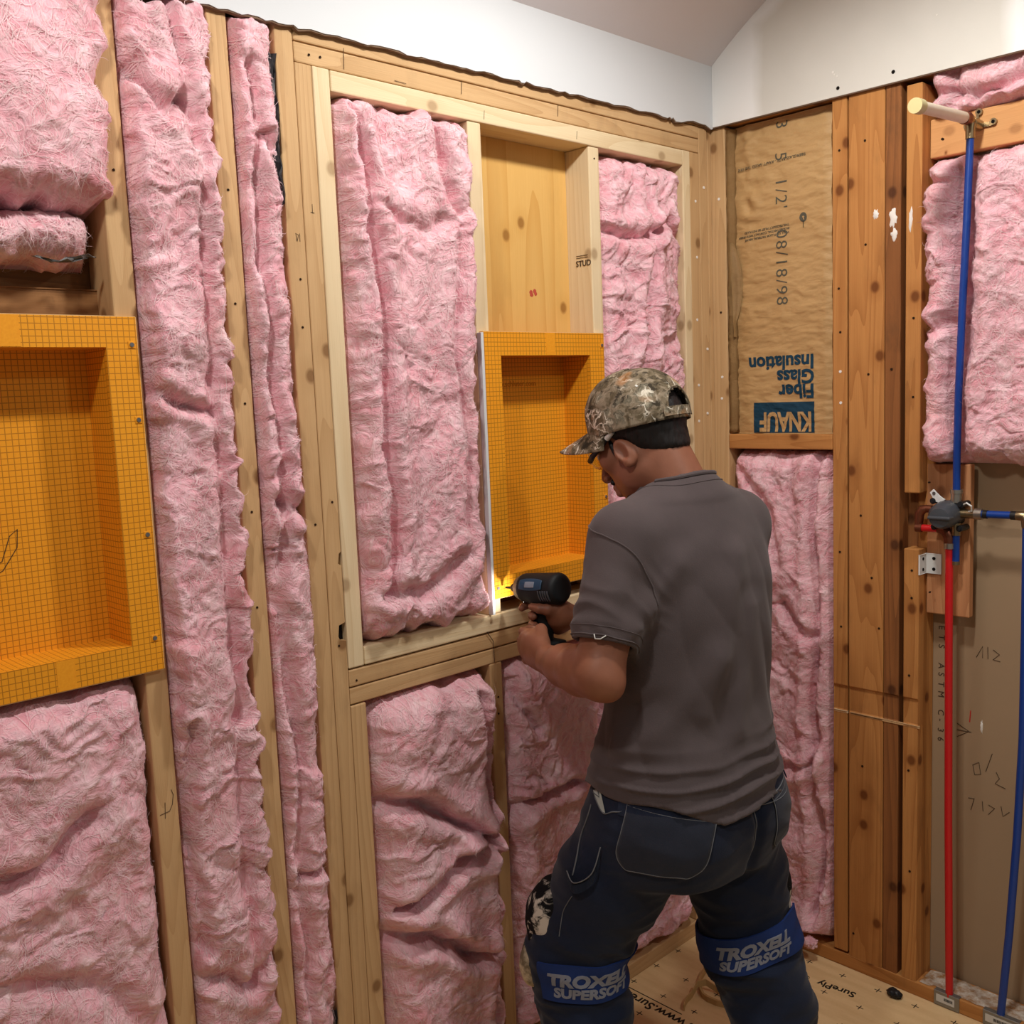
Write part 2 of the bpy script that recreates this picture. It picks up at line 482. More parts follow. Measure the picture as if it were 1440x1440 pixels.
D = .088
def studA(x0, x1, z0, z1, mat, name='stud', label=None, y0=0.0, d=D):
    o = box(name, (x0, y0, z0), (x1, y0 + d, z1), M[mat], wl, .0028, 2)
    if label: o['label'] = label
    return o
studA(-1.713, -1.673, .038, 2.30, 'old_v')
studA(-1.507, -1.468, .038, 2.30, 'old_v')
studA(-1.3725, -1.3335, .038, 2.30, 'old_v')
# second stud of the pack, broken out around an old pipe hole
prism('stud', [(-1.3325, .038), (-1.2965, .038), (-1.2965, 1.118), (-1.312, 1.119), (-1.316, 1.128), (-1.313, 1.152),
               (-1.2965, 1.154), (-1.2965, 1.27), (-1.306, 1.275), (-1.303, 1.296), (-1.2965, 1.298), (-1.2965, 2.2285), (-1.3325, 2.2285)],
      1, .0, D, M['old_v'], wl, .0012, (-1.314, .04, .038))['label'] = 'weathered stud with a broken-out pipe notch'
studA(-1.2955, -1.2575, 1.0575, 2.2285, 'pale_v', label='pale new pine stud', y0=-.002)
studA(-1.2955, -1.2575, .038, .979, 'old_v')
# header, sill and ledger
studA(-1.3325, -.06, 2.268, 2.2995, 'old_h', 'header_beam')
studA(-1.3325, -.06, 2.2295, 2.2665, 'old_h', 'header_beam', y0=.001)
studA(-2.6, -.02, 2.301, 2.345, 'old_h', 'top_plate')
studA(-1.2565, -.1385, 2.188, 2.2275, 'pale_h', 'header_beam', 'pale new pine header beam', y0=-.003)
studA(-1.2565, -.1385, 1.058, 1.0965, 'pale_h', 'sill_beam', 'pale new pine sill beam', y0=-.003)
studA(-1.2955, -.1045, 1.0185, 1.0545, 'old_h', 'ledger_beam')
studA(-1.2955, -.1045, .9815, 1.016, 'old_h', 'ledger_beam', y0=.001)
studA(-.907, -.868, 1.097, 2.1875, 'pale_v', label='pale new pine stud')
studA(-.515, -.477, 1.097, 2.1875, 'pale_v', label='pale new pine stud')
studA(-.910, -.873, .038, .981, 'old_v')
studA(-.1375, -.1055, 1.0575, 2.2285, 'pale_v', label='pale new pine stud', y0=-.002)
studA(-.1375, -.1055, .038, .981, 'old_v')
studA(-.1045, -.0605, .038, 2.2285, 'old_v')
studA(-.0595, -.0205, .038, 2.30, 'old_v', y0=.001)
studA(-.0195, -.0005, .038, 2.30, 'old_v', y0=.002, d=.08)
studA(-2.6, -.001, FLOOR_Z, .0375, 'old_h', 'sole_plate', y0=-.001)
box('plywood_panel', (-.8675, .078, 1.70), (-.5155, .0885, 2.1875), M['ply'], wl, 0)['label'] = 'yellowish plywood panel behind the stud cavity'
o = box('blocking', (-1.7, .062, 1.755), (-2.1, .088, 1.80), M['sheath'], wl, .002)
prism('hole', [(-1.3145, 1.121), (-1.2975, 1.119), (-1.2975, 1.152), (-1.312, 1.15)], 1, .012, .086, M['dark'], wl, 0, (-1.306, .05, 1.12))  # near-black solid standing in for the shade inside the broken-out notch
# hold-down hole and pencil marks
def strokeA(pts, r=.0005, mat='pencil', off=-.0005, name='pencil_mark'):
    bm = bmesh.new()
    for st in pts: add_tube(bm, [(x, off, z) for x, z in st], r, 5)
    return link(name, bm_mesh(name, bm), M[mat], wl, (pts[0][0][0], off, pts[0][0][1]))
strokeA([[(-1.708, .885), (-1.690, .887)], [(-1.697, .905), (-1.699, .876)], [(-1.690, .887), (-1.684, .898), (-1.681, .915), (-1.684, .925)]])
strokeA([[(-1.314, 1.955), (-1.3135, 1.972)], [(-1.318, 1.957), (-1.310, 1.956)]])
strokeA([[(-1.352, 1.90), (-1.354, 1.915), (-1.348, 1.912), (-1.352, 1.9)], [(-1.3455, 1.9), (-1.3455, 1.915)]])
for x, z0, z1 in ((-1.222, 2.235, 2.275), (-.92, 2.24, 2.268), (-.62, 2.24, 2.268), (-.86, 2.196, 2.215), (-.56, 2.196, 2.215)):
    strokeA([[(x, z0), (x + .002, z1)]], off=-.0035 if z0 < 2.2 else -.0005)
strokeA([[(-.918, 1.06), (-.9, 1.036), (-.899, .985)]], off=-.0035, r=.0009)
strokeA([[(-1.1, 2.236), (-1.07, 2.235)]])
# nail heads / stubs of old fastenings
def nails(pts, parent, plane, r=.0023, mat='nail_hole', name='nail_head'):
    for a, z in pts:
        bm = bmesh.new()
        if plane == 'A': p0, p1 = (a, .004, z), (a, -.0012, z)
        else: p0, p1 = (.004, a, z), (-.0012, a, z)
        add_tube(bm, [p0, p1], r, 10)
        link(name, bm_mesh(name, bm), M[mat], parent, p1)
nails([(-1.30, 2.247), (-1.275, 2.2475), (-1.35, 1.83), (-1.352, 1.74), (-1.278, 1.985), (-1.31, 1.4), (-1.352, 1.36), (-1.315, 1.11), (-1.488, 1.98),
       (-1.49, 1.78), (-1.485, 1.6), (-1.487, 1.4), (-1.49, 1.22), (-1.693, 1.99), (-1.695, 2.08), (-.9, 1.42), (-.889, .9), (-.89, .86), (-1.278, 1.03), (-1.283, 1.11), (-.495, 2.16)], wl, 'A')
nails([(-.08, 2.10), (-.078, 1.95), (-.04, 2.14), (-.082, 1.78), (-.035, 1.7), (-.08, 1.6), (-.04, 1.52), (-.082, 1.5)], wl, 'A', .0038, 'white_putty', 'putty_spot')
me = text_geo('STUD', .020, .0002); me.transform(frame((-.5158, .052, 1.905), (0, -1, 0), (0, 0, 1))); link('lettering', me, M['pencil'], wl, (-.5158, .052, 1.905))
bm = bmesh.new()
for z in (1.925, 1.93): add_box(bm, (-.5161, .012, z), (-.5155, .05, z + .0012))
link('stamp_line', bm_mesh('stamp_line', bm), M['pencil'], wl, (-.5158, .03, 1.925))

# ---- drywall above the framing (left wall: ragged lower edge, torn paper)
rr = random.Random(3)
edge = []; x = -2.9
while x < -.002:
    base = 2.2855 + (x + 1.5) * .0105
    k = 1.0 if x < -.18 else 2.4
    edge.append((x, base + rr.uniform(-.0028, .0028) * k)); x += rr.uniform(.006, .03)
edge += [(-.0005, 2.303)]
bm = bmesh.new(); rows = [[bm.verts.new((a, y_, z_)) for y_, z_ in ((-.0125, b), (-.0125, 2.63), (-.0008, 2.63), (-.0008, b))] for a, b in edge]
for r0, r1 in zip(rows, rows[1:]):
    for k in range(4): bm.faces.new((r0[k], r0[(k + 1) % 4], r1[(k + 1) % 4], r1[k]))
bm.faces.new(rows[0]); bm.faces.new(rows[-1][::-1])
o = link('drywall_panel', bm_mesh('drywall_panel', bm), M['white_wall'], wl, (-1.4, -.006, 2.3))
o['label'] = 'white painted drywall with a ragged lower edge'
bm = bmesh.new(); rows = [[bm.verts.new((a, y_, z_)) for y_, z_ in ((-.0105, b - .0022 + rr.uniform(-.0018, .0015)), (-.0105, b + .01), (-.0014, b + .01), (-.0014, b - .003))] for a, b in edge]
for r0, r1 in zip(rows, rows[1:]):
    for k in range(4): bm.faces.new((r0[k], r0[(k + 1) % 4], r1[(k + 1) % 4], r1[k]))
o = link('torn_paper_edge', bm_mesh('torn_paper_edge', bm), M['board_edge'], wl, (-1.4, -.005, 2.28))
# ---- drywall on the right wall, cut along the vault
def vault(y): return 2.452 + .46 * (1 - math.exp(-abs(y) / .55))
top = [(-y, vault(y) + .02) for y in [i * .06 for i in range(0, 28)]]
o = prism('drywall_panel', [(-.0130, 2.301), (-1.62, 2.288)] + [(a, b) for a, b in top[::-1]][:-1] + [(-.0130, 2.50)], 0, -.0125, -.0008, M['grey_wall'], wr, 0, (0, 0, 0))
o['label'] = 'bare grey drywall patched with white mud'
prism('board_edge', [(-.014, 2.2985), (-1.62, 2.2855), (-1.62, 2.30), (-.014, 2.315)], 0, -.0105, -.0012, M['board_edge'], wr, 0, (-.005, -.8, 2.29))
for y, z in ((-.385, 2.317), (-.527, 2.3205)):
    bm = bmesh.new(); add_tube(bm, [(-.0115, y, z), (-.0132, y, z)], .0045, 12); link('screw_head', bm_mesh('screw_head', bm), M['dark'], wr, (-.013, y, z))
bm = bmesh.new()
for y, z, r in ((-.372, 2.358, .003), (-.376, 2.352, .002), (-.383, 2.346, .0018), (-.63, 2.42, .002)):
    add_tube(bm, [(-.012, y, z), (-.0135, y, z)], r, 8)
link('putty_spot', bm_mesh('putty_spot', bm), M['white_putty'], wr, (-.013, -.37, 2.35))
# ---- vaulted ceiling (rises away from the left wall)
ys = [0.0] + [-.03 * 1.12 ** i for i in range(1, 42)]
V_, F_ = [], []
for y in ys:
    for x in (-4.2, .1): V_.append((x, y - .0005, vault(y)))
n0 = len(V_)
V_ += [(x, y, z + .02) for x, y, z in V_]
for i in range(len(ys) - 1):
    a = 2 * i; F_.append((a, a + 1, a + 3, a + 2)); F_.append((n0 + a + 2, n0 + a + 3, n0 + a + 1, n0 + a))
me = mesh('ceiling', V_, F_, True)
tag(link('ceiling', me, M['ceil']), kind='structure')

def mat_dust():
    t = NT('plaster_dust', .95, .1); v = t.coord((1, 1, 1), False); n, _ = t.noise(v, 34, 5, .65)
    t.base(t.mix(t.step(n, .36, .62), rgb(204, 196, 184), rgb(150, 110, 70))); return t.m
M['dust'] = mat_dust()
# ---- right wall framing
def boxB(y0, y1, z0, z1, mat, name='stud', label=None, x0=0.0, d=D, bev=.0028):
    o = box(name, (x0, y1, z0), (x0 + d, y0, z1), M[mat], wr, bev, 2)
    if label: o['label'] = label
    return o
def kerf(y0, y1, z0, z1, mat, d=D, x0=0.0, label=None, name='stud'):
    """stud whose face was dadoed for an old ledger: recessed band between .722 and .790"""
    k = x0 + .0055
    pts = [(x0, z0), (x0, .721), (k, .7225), (k, .7895), (x0, .791), (x0, z1), (x0 + d, z1), (x0 + d, z0)]
    bm = bmesh.new()
    A = [bm.verts.new((p[0], y0, p[1])) for p in pts]; B = [bm.verts.new((p[0], y1, p[1])) for p in pts]
    bm.faces.new(A); bm.faces.new(B[::-1])
    for i in range(8): bm.faces.new((A[i], B[i], B[(i + 1) % 8], A[(i + 1) % 8]))
    bmesh.ops.bevel(bm, geom=list(bm.edges), offset=.0018, segments=1, affect='EDGES')
    o = link(name, bm_mesh(name, bm), M[mat], wr, (x0 + d / 2, (y0 + y1) / 2, z0))
    if label: o['label'] = label
    return o
boxB(.03, -.042, .038, 2.30, 'old_v')
kerf(-.362, -.402, .038, 2.30, 'org_v')
kerf(-.4065, -.5005, .006, 2.30, 'org_v', label='wide orange fir post')
kerf(-.502, -.541, .006, 2.30, 'dark_v', x0=.001, label='dark-stained fir post')
boxB(-.554, -.5925, 1.314, 2.285, 'org_v')
kerf(-.554, -.5925, .006, 1.174, 'org_v')
boxB(-.57, -.612, 1.06, 1.50, 'org_v', 'blocking', x0=.044, d=.04)
boxB(-.541, -.57, .038, 2.30, 'dark_v', 'blocking', x0=.05, d=.036)
boxB(-.042, -1.6, 2.3025, 2.345, 'org_d', 'top_plate', x0=.002)
boxB(-.043, -.361, 1.418, 1.4585, 'org_d', 'blocking', 'orange block under the kraft batt')
boxB(-.594, -1.12, 2.114, 2.2035, 'block_d', 'blocking', 'wide pale block carrying the stub-out pipe', x0=.040, d=.04)
boxB(-.594, -.700, 1.008, 1.384, 'block_v', 'mount_board', 'reddish board behind the shower valve', x0=.040, d=.024)
boxB(-.02, -1.6, FLOOR_Z, .032, 'org_d', 'sole_plate', x0=-.001)
bm = bmesh.new(); rd_ = random.Random(8); rows = []
for i in range(40):
    y_ = -.60 - i * .012; rows.append([bm.verts.new((.004 + rd_.uniform(0, .012), y_, .0330)), bm.verts.new((.086 - rd_.uniform(0, .010), y_, .0334))])
for a_, b_ in zip(rows, rows[1:]): bm.faces.new((a_[0], a_[1], b_[1], b_[0]))
link('plaster_dust', bm_mesh('plaster_dust', bm), M['dust'], wr, (.045, -.8, .033))
box('bright_top', (0.0, -.412, .7165), (.0045, -.596, .7215), M['old_v'], wr, .001).name = 'cut_edge'
box('cut_edge', (0.0, -.366, .7165), (.0045, -.402, .7215), M['pale_v'], wr, .001)
nails([(-.382, 2.17), (-.38, 1.83), (-.384, 1.72), (-.45, 2.18), (-.452, 1.93), (-.46, 1.61), (-.47, 1.09), (-.44, 1.25), (-.52, 1.62), (-.575, 1.74), (-.575, 1.55),
       (-.575, 1.12), (-.575, 1.05), (-.445, .58), (-.57, .6), (-.42, .1), (-.49, .96), (-.023, 1.8), (-.382, 1.15), (-.385, .95), (-.575, .33), (-.57, .85)], wr, 'B', .003)
nails([(-.022, 2.11), (-.024, 1.62), (-.022, 1.56), (-.384, 1.62), (-.385, 1.54)], wr, 'B', .0038, 'white_putty', 'putty_spot')
nails([(-.64, 2.145), (-.88, 2.15)], wr, 'B', .003, 'nail_hole')
nails([(-.616, 1.342), (-.62, 1.07)], wr, 'B')
# white putty smears on the old posts
def smear(y, z, w, h, seed, x=0.0):
    r = random.Random(seed); n = 20
    bm = bmesh.new(); c = bm.verts.new((x - .0026, y, z)); ring = []
    for i in range(n):
        a = 2 * math.pi * i / n; k = r.uniform(.65, 1.15)
        ring.append(bm.verts.new((x + .0004, y + w * k * math.cos(a), z + h * k * math.sin(a))))
    mid = [bm.verts.new((x - .0019, y + (v.co.y - y) * .72, z + (v.co.z - z) * .72)) for v in ring]
    for i in range(n):
        j = (i + 1) % n
        bm.faces.new((c, mid[i], mid[j])); bm.faces.new((mid[i], ring[i], ring[j], mid[j]))
    link('putty_smear', bm_mesh('putty_smear', bm, True), M['white_putty'], wr, (x, y, z))
bm = bmesh.new(); rd_ = random.Random(2)
for k_ in range(7):
    a_ = rd_.uniform(0, 6.28); d_ = rd_.uniform(0, .012); r_ = rd_.uniform(.003, .008)
    add_tube(bm, [(-.648 + d_ * math.cos(a_), .0782, 1.838 + d_ * math.sin(a_)), (-.648 + d_ * math.cos(a_), .0776 - k_ * .00005, 1.838 + d_ * math.sin(a_))], [r_, r_ * .7], 9)
link('red_stain', bm_mesh('red_stain', bm), plain('red_dye', rgb(188, 84, 66), .9, .1), wl, (-.648, .078, 1.838))
smear(-.522, 1.985, .011, .026, 1, .001); smear(-.525, 1.945, .009, .016, 2, .001); smear(-.478, 2.0, .008, .014, 3); smear(-.566, 1.975, .006, .03, 4)
# ledger text on the old drywall paper
for i, ch in enumerate('ETS ASTM C-36'):
    if ch != ' ': lettering(ch, .022, (.0892, -.606, .968 - i * .0245), (0, 0, -1), (0, -1, 0), M['pencil'], wr)
def strokeB(sts, x=.0888, r=.0008, mat='pencil'):
    bm = bmesh.new()
    for st in sts: add_tube(bm, [(x, y, z) for y, z in st], r, 5)
    link('pencil_mark', bm_mesh('pencil_mark', bm), M[mat], wr, (x, sts[0][0][0], sts[0][0][1]))
strokeB([[(-.655, .72), (-.685, .705), (-.655, .685)], [(-.655, .703), (-.69, .704)]])
strokeB([[(-.688, .76), (-.686, .73)]], mat='pexred', r=.0012)
strokeB([[(-.742, .66), (-.727, .61)], [(-.752, .615), (-.76, .60), (-.75, .585), (-.775, .578)], [(-.695, .62), (-.71, .63), (-.715, .6), (-.70, .595), (-.695, .62)]])
strokeB([[(-.685, .53), (-.70, .532), (-.692, .50)], [(-.72, .53), (-.722, .505)], [(-.735, .525), (-.75, .52), (-.735, .50)], [(-.765, .53), (-.77, .505), (-.785, .52)]])
strokeB([[(-.70, .9), (-.715, .93), (-.715, .9)], [(-.727, .93), (-.728, .9)], [(-.74, .925), (-.755, .915), (-.74, .9), (-.757, .898)]])
smear(-.715, .722, .0035, .02, 8, .0893)

# ================================================================== SHOWER NICHES
def niche(x0, x1, z0, z1, ox0, ox1, oz0, oz1, label, screws, bands):
    root = empty('shower_niche', ((x0 + x1) / 2, -.0127, z0), label, 'niche', 'orange foam shower niches')
    yf, yb, yk = -.0127, -.0003, .078
    # flange: a flat frame around the opening
    def framebox(name, a, b):
        return box(name, a, b, M['niche'], root, .0006)
    bm = bmesh.new()
    for lo, hi in (((x0, yf, z0), (ox0, yb, z1)), ((ox1, yf, z0), (x1, yb, z1)), ((ox0, yf, z0), (ox1, yb, oz0)), ((ox0, yf, oz1), (ox1, yb, z1))):
        add_box(bm, lo, hi)
    link('flange', bm_mesh('flange', bm), M['niche'], root, ((x0 + x1) / 2, yf, z0))
    t = .0125
    box('back_panel', (ox0 - t, yk, oz0 - t), (ox1 + t, yk + .009, oz1 + t), M['niche'], root, 0)
    box('side_panel', (ox1, yb, oz0 - t), (ox1 + t, yk, oz1 + t), M['niche'], root, 0)
    box('side_panel', (ox0 - t, yb, oz0 - t), (ox0, yk, oz1 + t), M['niche'], root, 0)
    box('top_panel', (ox0, yb, oz1), (ox1, yk, oz1 + t), M['niche'], root, 0)
    box('bottom_shelf', (ox0, yb, oz0 - t), (ox1, yk, oz0), M['niche'], root, 0)
    e = .0012
    bm = bmesh.new()
    for lo, hi in (((x0 - e, yf + .0006, z0), (x0, yb, z1)), ((x1, yf + .0006, z0), (x1 + e, yb, z1)), ((x0, yf + .0006, z0 - e), (x1, yb, z0)), ((x0, yf + .0006, z1), (x1, yb, z1 + e))):
        add_box(bm, lo, hi)
    link('foam_edge', bm_mesh('foam_edge', bm), M['foam'], root, ((x0 + x1) / 2, yf, z0))
    for a, b, c, d in bands:
        box('tape_band', (a, yf - .0006, c), (b, yf + .001, d), M['band'], root, 0)
    for x, z in screws:
        w = box('washer', (x - .006, yf - .0012, z - .006), (x + .006, yf, z + .006), M['band'], root, .0005)
        bm = bmesh.new(); add_tube(bm, [(x, yf - .001, z), (x, yf - .003, z)], [.0042, .0036], 12)
        add_tube(bm, [(x, yf - .0029, z), (x, yf - .0031, z)], .0016, 6)
        link('screw', bm_mesh('screw', bm), M['steel'], root, (x, yf, z))
    return root
n1 = niche(-2.087, -1.683, 1.148, 1.751, -2.036, -1.736, 1.199, 1.701, 'large orange gridded foam shower niche at the left edge, screwed to a stud',
           [(-1.693, 1.705), (-1.692, 1.58), (-1.6935, 1.385), (-1.696, 1.205), (-2.07, 1.6), (-2.07, 1.3)],
           [(-1.90, -1.868, 1.702, 1.7508), (-1.862, -1.832, 1.1485, 1.198)])
n2 = niche(-.898, -.494, 1.134, 1.737, -.847, -.547, 1.184, 1.684, 'orange gridded foam shower niche in front of the man, lit by the drill lamp',
           [(-.502, 1.708), (-.503, 1.33), (-.8865, 1.158)], [(-.7, -.67, 1.6845, 1.7368)])
lettering('www.schluter.com', .02, (-.80, .0777, 1.615), (1, 0, 0), (0, 0, 1), plain('orange_print', rgb(190, 110, 16), .7, .2), n2)
bm = bmesh.new(); pts = [(-1.93, .0775, 1.33), (-1.90, .0775, 1.345), (-1.875, .0775, 1.38), (-1.872, .0775, 1.41), (-1.885, .0775, 1.40), (-1.9, .0775, 1.36), (-1.925, .0775, 1.35)]
add_tube(bm, pts, .0007, 5); link('pencil_mark', bm_mesh('pencil_mark', bm), M['pencil'], n1, pts[0])
# white metal trim strip beside the second niche and the bracket below it
o = box('corner_trim', (-.9068, -.0150, 1.0985), (-.8992, -.0005, 1.735), M['white_wall'], None, .0006)
tag(o, 'thin white trim strip standing along the left edge of the orange niche', 'trim strip')

# ================================================================== INSULATION
def polydist(U, Z, pts):
    d = np.full(U.shape, 9.0)
    for (a, b), (c, e) in zip(pts, pts[1:]):
        vx, vz = c - a, e - b; L = vx * vx + vz * vz
        t = np.clip(((U - a) * vx + (Z - b) * vz) / L, 0, 1)
        d = np.minimum(d, np.hypot(U - a - t * vx, Z - b - t * vz))
    return d
NF = [0]
def batt(label, plane, u0, u1, z0, z1, bulge, seed, creases=(), back=.087, over=(.0, .0), rag=.006, lump=1.0, edge=.05,
         zedge=None, step_=.0045, fibers=2200, ushift=None, group='pink fiberglass batts', bumps=(), fl_len=1.0):
    nu = max(26, int((u1 - u0) / step_ * 1.25)); nv = max(40, int((z1 - z0) / step_ * 1.05))
    sl = np.linspace(-1, 1, nu); sl = .5 * sl + .5 * np.sin(sl * np.pi / 2)
    tl = np.linspace(-1, 1, nv); tl = .8 * tl + .2 * np.sin(tl * np.pi / 2)
    S, T = np.meshgrid(sl, tl, indexing='ij')
    uc, hw = (u0 + u1) / 2, (u1 - u0) / 2
    Z = (z0 + z1) / 2 + T * (z1 - z0) / 2; U = uc + S * hw
    du = (1 - np.abs(S)) * hw; dz = np.minimum(Z - z0, z1 - Z)
    eg = min(edge, hw * .75); zg = zedge or eg
    eu = np.sqrt(np.clip(1 - (1 - np.clip(du / eg, 0, 1)) ** 2, 0, 1)); ez = np.sqrt(np.clip(1 - (1 - np.clip(dz / zg, 0, 1)) ** 2, 0, 1))
    E = eu * ez
    # domain warp
    wx = fbm2(U * 4.2, Z * 4.2, seed, 3) * .055; wz = fbm2(U * 4.2, Z * 4.2, seed + 40, 3) * .055
    a, b = U + wx, Z + wz
    h = .030 * (np.abs(pn2(a * 5.2, b * 3.6, seed + 3)) - .3)
    h += .011 * (np.abs(pn2(a * 12, b * 8.5, seed + 5)) - .28)
    a2, b2 = a + .02 * pn2(U * 22, Z * 22, seed + 8), b + .02 * pn2(U * 22, Z * 22, seed + 9)
    h += .0055 * (np.abs(pn2(a2 * 27, b2 * 21, seed + 6)) - .28)
    # thin pulled folds (ridges)
    rd = 1 - np.abs(pn2(a2 * 9, b2 * 15, seed + 12)); h += .009 * np.clip(rd - .80, 0, 1) / .2 * sstep(pn2(U * 3, Z * 3, seed + 14), -.1, .4)
    h += .0035 * fbm2(a2 * 55, b2 * 55, seed + 20, 3) + .0022 * fbm2(a2 * 130, b2 * 130, seed + 23, 2)
    h *= lump
    for pts, dep, wd in creases:
        d = polydist(U + wx * .35, Z + wz * .35, pts); h += -dep * np.exp(-(d / wd) ** 2) + dep * .45 * np.exp(-((d - wd * 2.6) / (wd * 1.6)) ** 2)
    for bu, bz, ru, rz, am in bumps:
        h += am * np.exp(-((U - bu) / ru) ** 2 - ((Z - bz) / rz) ** 2)
    p = -back + (back + bulge) * E + h * np.clip(E * 1.25, 0, 1)
    pe = np.clip(p / .03, 0, 1)
    ragn = fbm2(Z * 16, Z * 0 + seed, seed + 30, 4)
    ragm = fbm2(Z * 16, Z * 0 + seed + 5, seed + 31, 4)
    U2 = U + np.where(S < 0, -(over[0] * (.5 + ragn) + rag * ragn) * (-S) ** 3, (over[1] * (.5 + ragm) + rag * ragm) * S ** 3) * np.clip((p + .015) / .03, 0, 1) * 1.0
    ragz = fbm2(U * 18, U * 0 + seed, seed + 33, 4)
    Z2 = Z + ragz * rag * 1.6 * np.sign(T) * np.abs(T) ** 9 * np.clip((p + back) / .06, 0, 1)
    U2 = U2 + wx * .12 * E * (1 - np.abs(S) ** 4); Z2 = Z2 + (fbm2(a * 14, b * 14, seed + 50, 2) * .010) * E * (1 - np.abs(T) ** 20)
    if ushift: U2 = U2 + ushift(Z2)
    if plane == 'A': P = np.stack([U2, -p, Z2], -1)
    else: P = np.stack([-p, -U2, Z2], -1)
    idx = np.arange(nu * nv).reshape(nu, nv)
    q = np.stack([idx[:-1, :-1], idx[1:, :-1], idx[1:, 1:], idx[:-1, 1:]], -1).reshape(-1, 4)
    V = P.reshape(-1, 3)
    org = Vector((V[:, 0].mean(), V[:, 1].mean(), V[:, 2].min()))
    # rear skin closes the batt against the wall
    nb = len(V)
    corners = [P[0, 0], P[-1, 0], P[-1, -1], P[0, -1]]
    V = np.concatenate([V, np.array(corners)]); q = np.concatenate([q, [[nb + 3, nb + 2, nb + 1, nb]]])
    o = link('insulation_batt', fast_mesh('insulation_batt', V, q), M['pink'], None, org)
    tag(o, label, 'insulation', group)
    # ---- loose surface fibres
    if fibers:
        rs = np.random.RandomState(seed + 100); N = fibers; K = 9
        gx = np.gradient(P, axis=0); gy = np.gradient(P, axis=1); nr = np.cross(gx, gy)
        nr /= np.linalg.norm(nr, axis=-1)[..., None] + 1e-9
        u = rs.rand(N) * .96 + .02; v = rs.rand(N) * .98 + .01
        uu = uc + (u * 2 - 1) * hw; vv = z0 + v * (z1 - z0)
        L = rs.uniform(.018, .075, N) * fl_len / K; off0 = rs.uniform(.0004, .003, N)
        flick = (rs.rand(N) < .06) * rs.uniform(.004, .016, N)
        base = fbm2(uu * 6, vv * 6, seed + 60, 2) * 5 + rs.normal(0, .5, N); curl = rs.normal(0, .22, N)
        pts = []
        for k in range(K):
            fu = np.interp((uu - uc) / hw, sl, np.arange(nu)); fv = np.interp((vv - (z0 + z1) / 2) / ((z1 - z0) / 2), tl, np.arange(nv))
            i0 = np.clip(fu.astype(int), 0, nu - 2); j0 = np.clip(fv.astype(int), 0, nv - 2)
            f = np.clip(fu - i0, 0, 1)[:, None]; g = np.clip(fv - j0, 0, 1)[:, None]
            def bl(A): return (A[i0, j0] * (1 - f) + A[i0 + 1, j0] * f) * (1 - g) + (A[i0, j0 + 1] * (1 - f) + A[i0 + 1, j0 + 1] * f) * g
            n_ = bl(nr); pts.append((bl(P) + n_ * (off0 + flick * (k / K) ** 2)[:, None], n_))
            base = base + curl + fbm2(uu * 16, vv * 16, seed + 62, 2) * .5
            uu = uu + np.cos(base) * L; vv = vv + np.sin(base) * L
        C = np.stack([c for c, _ in pts], 1); Nn = np.stack([c for _, c in pts], 1)
        tg = np.gradient(C, axis=1); sd = np.cross(tg, Nn); sd /= np.linalg.norm(sd, axis=-1)[..., None] + 1e-9
        w = (rs.uniform(.0002, .00055, N)[:, None] * np.sin(np.linspace(.25, np.pi - .1, K))[None])[..., None]
        V = np.stack([C - sd * w, C + sd * w], 2).reshape(-1, 3)
        ii = (np.arange(N)[:, None] * K + np.arange(K - 1)[None]).ravel() * 2
        q = np.stack([ii, ii + 1, ii + 3, ii + 2], -1)
        fo = link('loose_fibers', fast_mesh('loose_fibers', V, q), M['fiber'], o, org)
        fo['kind'] = 'stuff'
    return o

SLOPE = None
# --- left wall
batt('pink batt hanging over the stud above the left orange niche, its lower edge torn', 'A', -2.18, -1.692, 1.922, 2.42, .052, 1, over=(0, .010), rag=.014, edge=.05, lump=.75, fibers=2600,
     creases=[([(-2.1, 2.275), (-1.9, 2.27), (-1.74, 2.29)], .03, .010)], bumps=[(-1.70, 1.925, .03, .02, .02)])
batt('ragged pink batt scrap drooping into the dark hole above the left niche', 'A', -2.12, -1.727, 1.832, 1.925, .022, 2, rag=.03, edge=.05, lump=1.5, fibers=900)
batt('broad pink batt below the left orange niche', 'A', -2.2, -1.7135, .04, 1.142, .028, 3, over=(0, .004), edge=.05, fibers=4200, lump=.85,
     creases=[([(-2.1, .84), (-1.9, .875), (-1.84, .93)], .03, .018), ([(-1.95, .52), (-1.84, .50), (-1.74, .53)], .02, .02), ([(-2.0, .7), (-1.85, .64), (-1.78, .55)], .014, .015)])
batt('tall narrow pink batt between the first and second studs from the left', 'A', -1.6725, -1.5075, .04, 2.29, .026, 4, over=(.003, .016), rag=.016, edge=.026, fibers=4600, lump=1.1,
     creases=[([(-1.575, 2.28), (-1.56, 2.0), (-1.552, 1.75), (-1.548, 1.4), (-1.56, 1.1), (-1.553, .9), (-1.57, .5)], .019, .010), ([(-1.65, 2.15), (-1.6, 2.1), (-1.57, 2.13)], .025, .010),
              ([(-1.66, 1.62), (-1.56, 1.585)], .022, .009), ([(-1.655, 1.02), (-1.65, .6)], .02, .009), ([(-1.65, .55), (-1.58, .5), (-1.52, .58)], .02, .01)])
batt('slim pink batt squeezed into the gap left of the triple stud', 'A', -1.4675, -1.373, .04, 2.29, .018, 5, over=(.002, -.014), rag=.012, edge=.022, fibers=3000, lump=1.1,
     creases=[([(-1.432, 2.2), (-1.438, 1.9), (-1.428, 1.6), (-1.435, 1.25), (-1.43, .9), (-1.44, .6), (-1.43, .2)], .020, .009), ([(-1.42, 2.08), (-1.385, 2.0)], .02, .008), ([(-1.44, 1.42), (-1.385, 1.39)], .025, .009), ([(-1.43, .67), (-1.385, .66)], .02, .008)])
